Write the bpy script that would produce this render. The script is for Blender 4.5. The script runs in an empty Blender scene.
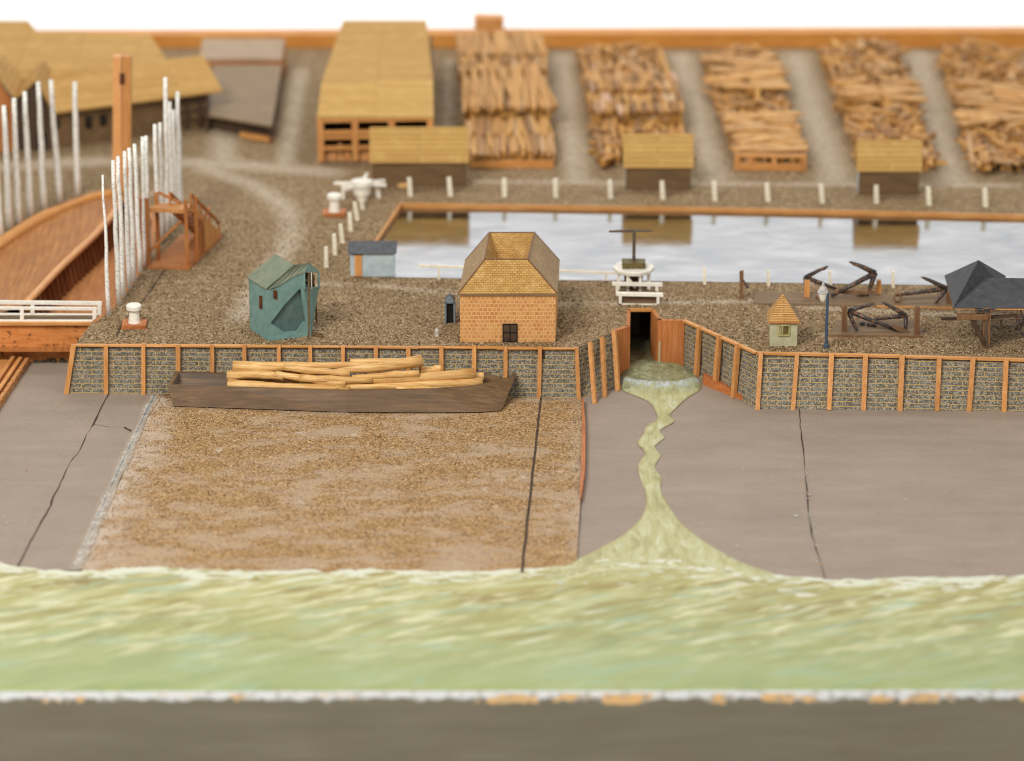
import bpy, bmesh, math, random
from mathutils import Vector, Matrix, geometry, noise as mnoise
R = random.Random(11)
C = bpy.context.scene.collection
rad = math.radians
# ------------------------------------------------------------------ camera
PITCH, F, DIST = rad(20.0), 3800.0, 380.0
CAM = Vector((0, -DIST*math.cos(PITCH), DIST*math.sin(PITCH)))
FW = Vector((0, math.cos(PITCH), -math.sin(PITCH)))
UP = Vector((0, math.sin(PITCH), math.cos(PITCH)))
RT = Vector((1, 0, 0))
def ray(px, py): return FW*F + RT*(px-512.0) + UP*(380.5-py)
def G(px, py, z=0.0):                     # pixel -> point on the level z
    d = ray(px, py); return CAM + d*((z-CAM.z)/d.z)
def V(px, py, y):                         # pixel -> point on the upright plane at depth y
    d = ray(px, py); return CAM + d*((y-CAM.y)/d.y)
def hgt(px, pyb, pyt):                    # height of something standing on z=0
    b = G(px, pyb); return V(px, pyt, b.y).z
# ------------------------------------------------------------------ materials
def lin(v):
    v /= 255.0
    return v/12.92 if v <= 0.04045 else ((v+0.055)/1.055)**2.4
def col(c): return (lin(c[0]), lin(c[1]), lin(c[2]), 1.0)
class Mat:
    def __init__(s, name, rough=0.7, spec=0.3):
        s.m = bpy.data.materials.new(name); s.m.use_nodes = True
        s.n = s.m.node_tree.nodes; s.l = s.m.node_tree.links
        s.b = s.n['Principled BSDF']
        s.b.inputs['Roughness'].default_value = rough
        s.b.inputs['Specular IOR Level'].default_value = spec
        s.t = s.n.new('ShaderNodeTexCoord')
    def obj(s, sc=(1, 1, 1), rot=(0, 0, 0), src='Object'):
        mp = s.n.new('ShaderNodeMapping'); mp.inputs['Scale'].default_value = sc
        mp.inputs['Rotation'].default_value = rot
        s.l.new(s.t.outputs[src], mp.inputs['Vector']); return mp.outputs[0]
    def noise(s, vec, scale, detail=4, rough=0.55, dist=0.0):
        n = s.n.new('ShaderNodeTexNoise'); n.inputs['Scale'].default_value = scale
        n.inputs['Detail'].default_value = detail; n.inputs['Roughness'].default_value = rough
        n.inputs['Distortion'].default_value = dist
        s.l.new(vec, n.inputs['Vector']); return n.outputs['Fac']
    def vor(s, vec, scale, out='Color'):
        n = s.n.new('ShaderNodeTexVoronoi'); n.inputs['Scale'].default_value = scale
        s.l.new(vec, n.inputs['Vector']); return n.outputs[out]
    def bw(s, c):
        n = s.n.new('ShaderNodeSeparateColor'); s.l.new(c, n.inputs[0]); return n.outputs[0]
    def ramp(s, f, stops, interp='LINEAR'):
        n = s.n.new('ShaderNodeValToRGB'); r = n.color_ramp; r.interpolation = interp
        while len(r.elements) < len(stops): r.elements.new(0.5)
        for e, (p, c) in zip(r.elements, stops):
            e.position = p
            e.color = col(c) if isinstance(c, tuple) else (c, c, c, 1)
        s.l.new(f, n.inputs[0]); return n.outputs[0]
    def mix(s, f, a, b, mode='MIX'):
        n = s.n.new('ShaderNodeMix'); n.data_type = 'RGBA'; n.blend_type = mode
        if isinstance(f, float): n.inputs[0].default_value = f
        else: s.l.new(f, n.inputs[0])
        for v, i in ((a, 6), (b, 7)):
            if isinstance(v, tuple): n.inputs[i].default_value = col(v)
            else: s.l.new(v, n.inputs[i])
        return n.outputs[2]
    def math(s, op, a, b=0.0, c=0.0):
        n = s.n.new('ShaderNodeMath'); n.operation = op
        for v, i in ((a, 0), (b, 1), (c, 2)):
            if isinstance(v, (int, float)): n.inputs[i].default_value = v
            else: s.l.new(v, n.inputs[i])
        return n.outputs[0]
    def attr(s, name):
        n = s.n.new('ShaderNodeAttribute'); n.attribute_name = name; return n.outputs['Fac']
    def rnd(s): return s.n.new('ShaderNodeObjectInfo').outputs['Random']
    def xyz(s, vec, i):
        n = s.n.new('ShaderNodeSeparateXYZ'); s.l.new(vec, n.inputs[0]); return n.outputs[i]
    def bump(s, h, strength=0.5, dist=0.1):
        n = s.n.new('ShaderNodeBump'); n.inputs['Strength'].default_value = strength
        n.inputs['Distance'].default_value = dist; s.l.new(h, n.inputs['Height'])
        s.l.new(n.outputs[0], s.b.inputs['Normal'])
    def out(s, c):
        if isinstance(c, tuple): s.b.inputs['Base Color'].default_value = col(c)
        else: s.l.new(c, s.b.inputs['Base Color'])
        return s.m

def wood(name, c1, c2, c3, axis=0, rough=0.6, vary=0.25, grain=1.0, dirt=0.0):
    m = Mat(name, rough)
    st = [5.0*grain]*3; st[axis] = 0.35*grain
    v = m.obj(tuple(st))
    f = m.noise(v, 1.0, 6, 0.62, 0.3)
    big = m.noise(m.obj(), 0.35, 3)
    base = m.ramp(f, [(0.3, c1), (0.5, c2), (0.68, c3)])
    base = m.mix(m.math('MULTIPLY', m.ramp(big, [(0.35, 0.0), (0.7, 1.0)]), 0.45), base, c1)
    if vary:
        k = m.math('MULTIPLY_ADD', m.rnd(), vary, 1.0-vary*0.5)
        n = m.n.new('ShaderNodeHueSaturation'); m.l.new(k, n.inputs['Value']); m.l.new(base, n.inputs['Color'])
        base = n.outputs[0]
    if dirt:
        d = m.noise(m.obj(), 1.4, 6, 0.65)
        base = m.mix(m.ramp(d, [(0.6-dirt*0.2, 0.0), (0.66, 1.0)]), base, (58, 44, 34))
    m.bump(f, 0.35, 0.05)
    return m.out(base)

def paint(name, c, c2=None, rough=0.5, sc=1.5, chip=None, chip_at=0.66, vary=0.12):
    m = Mat(name, rough)
    c2 = c2 or tuple(int(x*0.86) for x in c)
    f = m.noise(m.obj(), sc, 6, 0.6)
    b = m.ramp(f, [(0.35, c2), (0.6, c)])
    if chip:
        g = m.noise(m.obj(), sc*2.2, 5, 0.65, 0.4)
        b = m.mix(m.ramp(g, [(chip_at-0.02, 0.0), (chip_at+0.02, 1.0)]), b, chip)
    if vary:
        k = m.math('MULTIPLY_ADD', m.rnd(), vary, 1.0-vary*0.5)
        n = m.n.new('ShaderNodeHueSaturation'); m.l.new(k, n.inputs['Value']); m.l.new(b, n.inputs['Color'])
        b = n.outputs[0]
    m.bump(m.noise(m.obj(), sc*5, 4), 0.25, 0.04)
    return m.out(b)

def gravel_mat(name, cs, patch, pale, cell=5.0, attr=None):
    m = Mat(name, 0.85, 0.2)
    o = m.obj()
    v1 = m.vor(o, cell); r = m.bw(v1); r2 = m.bw(m.vor(o, cell*0.62))
    c = m.ramp(r, [(0.0, cs[0]), (0.22, cs[1]), (0.6, cs[2]), (0.88, cs[3]), (1.0, cs[4])])
    big = m.noise(o, 0.16, 4, 0.6)
    c = m.mix(m.ramp(r2, [(0.86, 0.0), (0.94, 0.7)]), c, m.ramp(r, [(0.0, cs[3]), (1.0, cs[4])]))
    c = m.mix(m.ramp(r2, [(0.08, 0.7), (0.15, 0.0)]), c, cs[0])
    c = m.mix(m.math('MULTIPLY', m.ramp(big, [(0.38, 0.0), (0.68, 1.0)]), 0.45), c, patch)
    med = m.noise(o, 1.1, 5, 0.65)
    c = m.mix(0.4, c, m.ramp(med, [(0.25, cs[1]), (0.5, cs[2]), (0.75, cs[3])]))
    if attr:
        a = m.attr(attr)
        w = m.math('ADD', a, m.math('MULTIPLY', m.math('SUBTRACT', m.noise(o, 1.3, 5, 0.7), 0.5), 0.9))
        wm = m.ramp(w, [(0.38, 0.0), (0.9, 0.75)])
        c = m.mix(m.math('MULTIPLY', wm, m.ramp(a, [(0.02, 0.0), (0.15, 1.0)])), c, m.mix(0.4, m.ramp(r, [(0.0, (140, 122, 102)), (0.5, pale), (1.0, (222, 212, 196))]), pale))
    c = m.mix(m.attr('grain'), c, m.ramp(m.attr('tone'), [(0.0, (76, 59, 40)), (0.3, cs[1]), (0.55, cs[2]), (0.8, cs[3]), (1.0, (226, 206, 174))]))
    h = m.math('ADD', m.math('MULTIPLY', r, 0.6), m.noise(o, cell*0.7, 3))
    m.bump(h, 0.8, 0.1)
    return m.out(c)

M = {}
M['yard'] = gravel_mat('yard_gravel', [(54, 42, 28), (111, 89, 61), (143, 118, 84), (180, 153, 115), (238, 220, 190)], (122, 96, 64), (190, 172, 146), 7.5, 'path')
def sand_mat():
    m = Mat('slip_sand', 0.85, 0.2); o = m.obj()
    r = m.bw(m.vor(o, 7.0)); r2 = m.bw(m.vor(o, 4.2))
    c = m.ramp(r, [(0.0, (78, 58, 36)), (0.2, (132, 100, 62)), (0.6, (166, 128, 82)), (0.9, (196, 160, 112)), (1.0, (232, 208, 170))])
    c = m.mix(m.ramp(r2, [(0.07, 0.75), (0.14, 0.0)]), c, (74, 58, 42))
    c = m.mix(m.ramp(r2, [(0.9, 0.0), (0.95, 0.6)]), c, (206, 176, 132))
    med = m.noise(m.obj((0.45, 0.9, 1)), 0.9, 6, 0.68)
    c = m.mix(0.4, c, m.ramp(med, [(0.3, (136, 106, 72)), (0.5, (166, 131, 88)), (0.72, (188, 152, 108))]))
    c = m.mix(m.attr('grain'), c, m.ramp(m.attr('tone'), [(0.0, (88, 70, 50)), (0.3, (134, 106, 72)), (0.55, (160, 128, 88)), (0.8, (182, 152, 112)), (1.0, (220, 202, 172))]))
    str_ = m.noise(m.obj((0.2, 0.4, 1)), 0.8, 8, 0.7, 0.4)
    wear = m.math('ADD', str_, m.math('MULTIPLY', m.attr('wear'), 0.06))
    c = m.mix(m.math('MULTIPLY', m.ramp(wear, [(0.5, 0.0), (0.62, 1.0)]), 0.62), c, (184, 162, 138))
    sp = m.noise(o, 0.5, 6, 0.7)
    c = m.mix(m.math('MULTIPLY', m.ramp(sp, [(0.62, 0.0), (0.7, 1.0)]), 0.7), c, (208, 192, 174))
    c = m.mix(m.math('MULTIPLY', m.ramp(m.attr('edge'), [(0.3, 0.0), (1.0, 1.0)]), m.ramp(sp, [(0.4, 0.1), (0.55, 0.9)])), c, (196, 180, 164))
    m.bump(m.math('ADD', r, m.noise(o, 3.5, 3)), 0.7, 0.08)
    return m.out(c)
M['sand'] = sand_mat()
def mud_mat():
    m = Mat('mud_paint', 0.62, 0.3); o = m.obj()
    a = m.noise(m.obj((0.25, 0.8, 1)), 0.5, 6, 0.6)
    c = m.ramp(a, [(0.3, (136, 122, 108)), (0.55, (148, 133, 118)), (0.75, (160, 144, 129))])
    f = m.noise(m.obj((2.0, 9.0, 1)), 0.8, 4, 0.6)
    c = m.mix(0.3, c, m.ramp(f, [(0.3, (134, 118, 105)), (0.7, (176, 159, 144))]))
    s = m.vor(o, 0.9, 'Distance')
    c = m.mix(m.math('MULTIPLY', m.ramp(s, [(0.035, 1.0), (0.06, 0.0)]), m.ramp(m.noise(o, 0.23, 3), [(0.5, 0.0), (0.62, 0.7)])), c, (208, 196, 182))
    bl = m.noise(o, 0.11, 5, 0.6)
    c = m.mix(m.math('MULTIPLY', m.ramp(bl, [(0.5, 0.0), (0.75, 1.0)]), 0.35), c, (168, 148, 130))
    m.bump(m.math('ADD', f, a), 0.25, 0.06)
    return m.out(c)
M['mud'] = mud_mat()
def river_mat():
    m = Mat('river_paint', 0.45, 0.35)
    def rs(rot, sc):                              # turn the strokes, then stretch them
        a = m.obj((1, 1, 1), (0, 0, rad(rot)))
        mp = m.n.new('ShaderNodeMapping'); mp.inputs['Scale'].default_value = sc; m.l.new(a, mp.inputs['Vector']); return mp.outputs[0]
    f = m.noise(rs(-24, (0.12, 0.5, 1)), 1.0, 5, 0.55, 0.8)
    g = m.noise(rs(-27, (0.2, 0.8, 1)), 1.15, 3, 0.5, 0.5)
    g2 = m.noise(rs(-22, (0.17, 0.8, 1)), 1.35, 3, 0.5, 0.6)
    t = m.attr('shore')                          # 1 at the shoreline, 0 at the front edge
    near = m.ramp(f, [(0.28, (132, 116, 62)), (0.42, (158, 146, 84)), (0.56, (172, 168, 108)), (0.72, (194, 194, 150))])
    far = m.ramp(f, [(0.25, (134, 149, 105)), (0.45, (150, 160, 105)), (0.6, (156, 166, 118)), (0.75, (168, 178, 140))])
    c = m.mix(m.ramp(t, [(0.2, 0.0), (0.8, 1.0)]), far, near)
    c = m.mix(m.math('MULTIPLY', m.ramp(g, [(0.52, 0.0), (0.66, 1.0)]), m.ramp(t, [(0.12, 0.0), (0.4, 0.75)])), c, (214, 211, 172))
    c = m.mix(m.math('MULTIPLY', m.ramp(g2, [(0.32, 1.0), (0.43, 0.0)]), m.ramp(t, [(0.1, 0.1), (0.5, 0.6)])), c, (138, 118, 58))
    gb = m.noise(rs(-20, (0.08, 0.4, 1)), 1.3, 4, 0.6, 0.6)
    c = m.mix(m.math('MULTIPLY', m.ramp(gb, [(0.54, 0.0), (0.66, 1.0)]), 0.65), c, (146, 170, 140))
    c = m.mix(m.math('MULTIPLY', m.ramp(g2, [(0.62, 0.0), (0.7, 1.0)]), m.ramp(t, [(0.2, 0.0), (0.5, 0.6)])), c, (196, 206, 178))
    fo = m.math('ADD', m.attr('foam'), m.math('MULTIPLY', m.math('SUBTRACT', m.noise(m.obj((0.4, 0.9, 1)), 1.0, 6, 0.65), 0.5), 2.3))
    c = m.mix(m.math('MULTIPLY', m.ramp(fo, [(0.5, 0.0), (0.68, 0.92)]), m.ramp(m.attr('foam'), [(0.02, 0.0), (0.15, 1.0)])), c, (212, 214, 194))
    m.bump(m.math('ADD', g, m.math('ADD', g2, fo)), 0.22, 0.3)
    return m.out(c)
M['river'] = river_mat()
def stream_mat():
    m = Mat('stream_paint', 0.4, 0.4)
    f = m.noise(m.obj((1.3, 0.3, 1)), 0.9, 6, 0.6, 0.8)
    c = m.ramp(f, [(0.3, (150, 144, 94)), (0.48, (178, 174, 120)), (0.62, (190, 190, 148)), (0.78, (210, 212, 184))])
    e = m.noise(m.obj(), 1.6, 5, 0.7)
    c = m.mix(m.math('MULTIPLY', m.ramp(m.attr('pool'), [(0.3, 0.0), (0.9, 1.0)]), m.ramp(e, [(0.4, 0.35), (0.6, 0.9)])), c, (112, 116, 92))
    c = m.mix(m.math('MULTIPLY', m.ramp(m.attr('foam'), [(0.25, 0.0), (0.8, 1.0)]), m.ramp(e, [(0.4, 0.0), (0.58, 0.9)])), c, (190, 198, 198))
    c = m.mix(m.math('MULTIPLY', m.ramp(m.math('ADD', m.attr('rim'), m.math('MULTIPLY', m.math('SUBTRACT', e, 0.5), 0.8)), [(0.55, 0.0), (0.9, 1.0)]), 0.55), c, (150, 128, 84))
    m.bump(m.math('ADD', f, e), 0.6, 0.2)
    return m.out(c)
M['stream'] = stream_mat()
def basin_mat():
    m = Mat('basin_varnish', 0.09, 0.5)
    m.b.inputs['Metallic'].default_value = 1.0
    f = m.noise(m.obj((0.22, 0.5, 1)), 0.7, 6, 0.6, 0.6)
    c = m.ramp(f, [(0.35, (148, 151, 156)), (0.55, (168, 170, 174)), (0.75, (194, 194, 196))])
    g = m.noise(m.obj((0.5, 1.2, 1)), 0.9, 5, 0.6, 0.5)
    rg = m.ramp(g, [(0.35, 0.06), (0.7, 0.13)]); m.l.new(rg, m.b.inputs['Roughness'])
    m.bump(g, 0.045, 0.08)
    return m.out(c)
M['basin'] = basin_mat()
def fascia_mat():
    m = Mat('fascia_paint', 0.6, 0.3); o = m.obj()
    f = m.noise(m.obj((0.1, 1, 0.9)), 0.8, 6, 0.6)
    c = m.ramp(f, [(0.3, (98, 92, 74)), (0.6, (107, 101, 83)), (0.8, (117, 111, 94))])
    bl = m.noise(m.obj((0.15, 1, 0.4)), 0.8, 4, 0.6)
    c = m.mix(m.math('MULTIPLY', m.ramp(bl, [(0.55, 0.0), (0.75, 1.0)]), 0.4), c, (102, 88, 66))
    z = m.xyz(o, 2)                               # 0 at the top edge, negative below
    e = m.math('ADD', z, m.math('MULTIPLY', m.math('SUBTRACT', m.noise(m.obj((0.5, 1, 0.5)), 1.2, 5, 0.7), 0.5), 1.6))
    white = m.ramp(m.math('MULTIPLY_ADD', e, 0.25, 0.5), [(0.31, 0.0), (0.36, 1.0)])
    tanf = m.noise(m.obj((0.2, 1, 0.2)), 0.8, 4, 0.6)
    tan = m.ramp(tanf, [(0.52, 0.0), (0.55, 1.0)])
    white2 = m.ramp(m.math('MULTIPLY_ADD', m.math('ADD', e, m.math('MULTIPLY', tan, 0.35)), 0.25, 0.5), [(0.35, 0.0), (0.40, 1.0)])
    top = m.mix(tan, (194, 194, 193), (200, 160, 106))
    top = m.mix(m.ramp(m.math('MULTIPLY_ADD', z, 0.25, 0.5), [(0.47, 0.0), (0.485, 1.0)]), top, (196, 197, 197))
    top = m.mix(m.ramp(m.noise(m.obj((0.8, 1, 0.8)), 1.1, 5, 0.7), [(0.5, 0.0), (0.62, 0.8)]), top, (142, 138, 126))
    c = m.mix(white2, c, top)
    m.bump(f, 0.2, 0.08)
    return m.out(c)
M['fascia'] = fascia_mat()
def masonry(name, brick1, brick2, mortar, bw, rh, ms, grainy=None, dash=0.0, worn=None, rough=0.8):
    m = Mat(name, rough, 0.2)
    u = m.obj(src='UV')
    wob = m.n.new('ShaderNodeVectorMath'); wob.operation = 'ADD'
    nz = m.n.new('ShaderNodeTexNoise'); nz.inputs['Scale'].default_value = 1.6; m.l.new(u, nz.inputs['Vector'])
    sc = m.n.new('ShaderNodeVectorMath'); sc.operation = 'SCALE'; sc.inputs['Scale'].default_value = rh*0.22
    m.l.new(nz.outputs['Color'], sc.inputs[0]); m.l.new(u, wob.inputs[0]); m.l.new(sc.outputs[0], wob.inputs[1])
    b = m.n.new('ShaderNodeTexBrick'); b.inputs['Scale'].default_value = 1.0
    b.inputs['Brick Width'].default_value = bw; b.inputs['Row Height'].default_value = rh
    b.inputs['Mortar Size'].default_value = ms; b.inputs['Mortar Smooth'].default_value = 0.3
    b.inputs['Color1'].default_value = col(brick1); b.inputs['Color2'].default_value = col(brick2)
    b.inputs['Mortar'].default_value = col(mortar)
    m.l.new(wob.outputs[0], b.inputs['Vector'])
    c = b.outputs['Color']
    if grainy:
        g = m.vor(u, 8.0)
        gr = m.ramp(m.bw(g), [(0.0, grainy[0]), (0.5, grainy[1]), (1.0, grainy[2])])
        inv = m.math('SUBTRACT', 1.0, b.outputs['Fac'])
        c = m.mix(m.math('MULTIPLY', inv, 0.8), c, gr)
    if dash:
        d = m.noise(m.obj((1.0, 0.25, 1), src='UV'), 3.0, 4, 0.7)
        c = m.mix(m.math('MULTIPLY', m.ramp(d, [(0.52, 0.0), (0.62, 1.0)]), dash), c, brick2)
    pat = m.noise(u, 0.5, 5, 0.65)
    if worn: c = m.mix(m.math('MULTIPLY', m.ramp(pat, [(0.52, 0.0), (0.72, 1.0)]), 0.6), c, worn)
    m.bump(m.math('SUBTRACT', m.noise(u, 5.0, 3), b.outputs['Fac']), 0.5, 0.06)
    return m.out(c)
M['quay_panel'] = masonry('quay_masonry', (96, 94, 88), (112, 108, 98), (186, 154, 94), 2.2, 0.48, 0.045,
                          [(64, 60, 51), (114, 107, 92), (178, 168, 149)], 0.25, (140, 138, 131))
M['brick'] = masonry('brick_wall', (212, 158, 98), (192, 130, 78), (222, 178, 120), 0.46, 0.42, 0.055, None, 0.4, (214, 164, 104))
M['tile'] = masonry('roof_tile', (200, 160, 94), (178, 136, 74), (142, 104, 60), 0.46, 0.24, 0.03, None, 0.3, (220, 188, 126))
M['tile_small'] = masonry('hut_roof_tile', (204, 160, 98), (186, 138, 78), (140, 98, 58), 7.0, 0.24, 0.045, None, 0.3, (212, 176, 122))
M['roof_tan'] = masonry('tan_roof_boards', (192, 152, 90), (178, 138, 78), (140, 104, 60), 14.0, 0.85, 0.06, None, 0.3, (206, 168, 106))
M['roof_hut'] = masonry('hut_roof_boards', (202, 163, 96), (188, 148, 84), (152, 114, 64), 14.0, 0.6, 0.05, None, 0.25, (214, 178, 114))
M['roof_grey'] = wood('grey_roof_boards', (124, 103, 79), (139, 117, 91), (152, 130, 103), 0, 0.7, 0.05, 0.7)
M['roof_pale'] = wood('pale_roof_boards', (150, 128, 104), (168, 146, 122), (182, 160, 136), 0, 0.7, 0.05, 0.7)
M['wall_brown'] = wood('brown_boards', (92, 70, 46), (112, 87, 58), (126, 100, 68), 0, 0.7, 0.08, 0.7)
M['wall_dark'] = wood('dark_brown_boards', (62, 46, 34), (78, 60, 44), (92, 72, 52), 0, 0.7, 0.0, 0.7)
M['oak'] = wood('orange_timber', (182, 120, 64), (204, 144, 84), (220, 166, 108), 2, 0.5, 0.25)
M['oak_x'] = wood('orange_timber_lengthwise', (184, 122, 64), (206, 146, 82), (222, 166, 102), 0, 0.5, 0.15)
M['board_back'] = wood('back_board_timber', (192, 124, 54), (208, 142, 66), (220, 158, 84), 0, 0.5, 0.0, 0.5)
M['red_wood'] = wood('reddish_timber', (152, 92, 46), (180, 115, 60), (200, 138, 80), 2, 0.6, 0.15)
M['dock_deck'] = wood('varnished_deck', (140, 88, 40), (168, 110, 54), (192, 136, 74), 1, 0.5, 0.0, 0.5)
M['dock_floor'] = wood('varnished_floor', (146, 90, 46), (172, 112, 60), (192, 132, 76), 1, 0.6, 0.0, 0.5)
M['dock_dark'] = wood('dark_ribbed_timber', (96, 50, 26), (126, 70, 38), (150, 90, 52), 2, 0.45, 0.2)
M['gate_wood'] = wood('stained_gate_timber', (182, 110, 54), (206, 134, 72), (220, 152, 90), 0, 0.6, 0.0, 0.8, 0.2)
M['edge_light'] = wood('pale_edge_timber', (206, 142, 86), (222, 162, 104), (232, 180, 124), 1, 0.4, 0.0)
M['slot_dark'] = paint('dark_knot', (88, 52, 30), None, 0.6)
M['gutter_grey'] = paint('chalky_grey_paint', (200, 196, 188), (160, 156, 150), 0.6, 3.0, (120, 100, 80), 0.68)
M['pinkish'] = wood('pale_pinkish_timber', (162, 122, 92), (196, 156, 124), (212, 178, 148), 1, 0.6, 0.3)
M['white'] = paint('white_paint', (240, 235, 222), (226, 219, 204), 0.45, 2.0, (170, 146, 114), 0.73)
M['pole'] = paint('flaking_white_paint', (248, 245, 236), (226, 225, 217), 0.5, 2.6, (140, 140, 122), 0.59)
M['peg'] = paint('peg_paint', (238, 230, 208), (222, 210, 184), 0.5, 2.0)
M['teal'] = paint('teal_paint', (120, 151, 144), (104, 136, 131), 0.5, 0.9, (138, 146, 128), 0.66)
M['teal_roof'] = paint('grey_green_paint', (126, 131, 110), (108, 119, 102), 0.55, 0.8, (122, 104, 78), 0.68)
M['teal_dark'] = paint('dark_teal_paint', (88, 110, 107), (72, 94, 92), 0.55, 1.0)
M['ochre_hole'] = paint('rust_opening', (112, 58, 26), (70, 36, 18), 0.6, 2.0)
M['black'] = paint('black_opening', (30, 26, 22), (20, 17, 15), 0.6)
M['slate'] = paint('slate_paint', (84, 86, 90), (70, 72, 76), 0.6, 1.4, (120, 120, 122), 0.70)
M['crane_roof'] = paint('charcoal_roof_paint', (72, 73, 76), (58, 60, 63), 0.6, 1.2, (98, 98, 98), 0.66)
M['blue_wall'] = paint('pale_blue_paint', (184, 198, 202), (164, 180, 186), 0.5, 1.2)
M['green_wall'] = paint('pale_green_paint', (184, 180, 146), (168, 164, 130), 0.55, 1.4, (150, 134, 88), 0.68)
M['green_frame'] = paint('mossy_frame_paint', (178, 170, 116), (150, 142, 90), 0.55, 2.0)
M['blue_metal'] = paint('blue_pole_paint', (58, 82, 108), (74, 80, 90), 0.4, 1.2)
M['plate'] = wood('stained_plate', (164, 96, 50), (190, 118, 64), (204, 138, 84), 2, 0.6, 0.0, 0.7)
M['blue_grey'] = paint('blue_grey_paint', (124, 138, 148), (100, 114, 126), 0.55)
M['iron'] = paint('blackened_iron', (74, 71, 68), (44, 42, 41), 0.36, 1.8, (158, 104, 66), 0.57)
M['roof_side'] = masonry('roof_side_shingle', (176, 150, 114), (160, 134, 100), (138, 114, 84), 0.5, 0.24, 0.03, None, 0.3, (186, 164, 132))
M['weathered'] = wood('weathered_timber', (98, 70, 46), (126, 92, 62), (150, 112, 78), 2, 0.65, 0.2)
M['olive'] = paint('olive_timber', (108, 94, 54), (84, 72, 40), 0.6, 2.0)
M['shaft'] = paint('grey_brown_shaft', (98, 84, 70), (78, 66, 56), 0.6, 1.5)
M['deck_board'] = wood('walnut_boards', (110, 88, 64), (126, 102, 75), (140, 116, 87), 0, 0.7, 0.1, 0.7)
M['barge'] = wood('barge_brown', (86, 66, 44), (108, 82, 56), (128, 98, 66), 0, 0.5, 0.0, 0.6)
M['barge_in'] = wood('barge_inner', (106, 92, 80), (122, 107, 94), (136, 120, 106), 0, 0.6, 0.0, 0.6)
M['log'] = wood('stripped_log', (182, 128, 66), (222, 178, 112), (238, 202, 144), 0, 0.5, 0.18, 0.8)
M['slab_side'] = wood('orange_slab_side', (150, 84, 42), (182, 108, 56), (200, 132, 76), 1, 0.5, 0.0)
M['crack'] = paint('crack_dark', (78, 62, 50), (52, 42, 34), 0.9, 2.0)
def gutter_mat():
    m = Mat('whitewashed_gutter', 0.7, 0.3); o = m.obj()
    f = m.noise(o, 0.7, 6, 0.7)
    c = m.ramp(f, [(0.3, (92, 95, 95)), (0.5, (128, 130, 130)), (0.7, (176, 177, 174))])
    e = m.math('ADD', m.attr('edge'), m.math('MULTIPLY', m.math('SUBTRACT', m.noise(o, 1.3, 6, 0.7), 0.5), 1.5))
    c = m.mix(m.ramp(e, [(0.22, 0.0), (0.42, 1.0)]), c, m.ramp(f, [(0.38, (154, 141, 126)), (0.62, (198, 191, 180))]))
    c = m.mix(m.ramp(e, [(0.5, 0.0), (0.75, 1.0)]), c, (156, 140, 123))
    m.bump(f, 0.5, 0.1); return m.out(c)
M['gutter'] = gutter_mat()
M['rope'] = paint('brown_rope', (122, 94, 60), (88, 66, 42), 0.8, 6.0)
M['weed'] = paint('dark_weed', (78, 70, 56), (60, 54, 44), 0.8, 3.0)
def stick_mat(name, src):
    m = Mat(name, 0.6, 0.3)
    r = m.rnd() if src == 'obj' else m.attr('tone')
    c = m.ramp(r, [(0.0, (104, 70, 34)), (0.22, (146, 98, 46)), (0.5, (188, 132, 58)), (0.8, (214, 160, 80)), (0.92, (192, 148, 98)), (1.0, (206, 176, 140))])
    f = m.noise(m.obj((3, 0.5, 3)), 1.4, 5, 0.65)
    c = m.mix(0.35, c, m.ramp(f, [(0.3, (104, 68, 38)), (0.7, (206, 156, 92))]))
    return m.out(c)
M['stick'] = stick_mat('sawn_timber', 'obj'); M['plank'] = wood('golden_plank', (162, 114, 60), (192, 142, 80), (210, 166, 104), 1, 0.6, 0.3); M['stick_mass'] = stick_mat('sawn_timber_mass', 'attr')
def backdrop_mat():
    m = Mat('studio_paper', 0.9, 0.1); return m.out((246, 246, 246))
M['backdrop'] = backdrop_mat()

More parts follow.
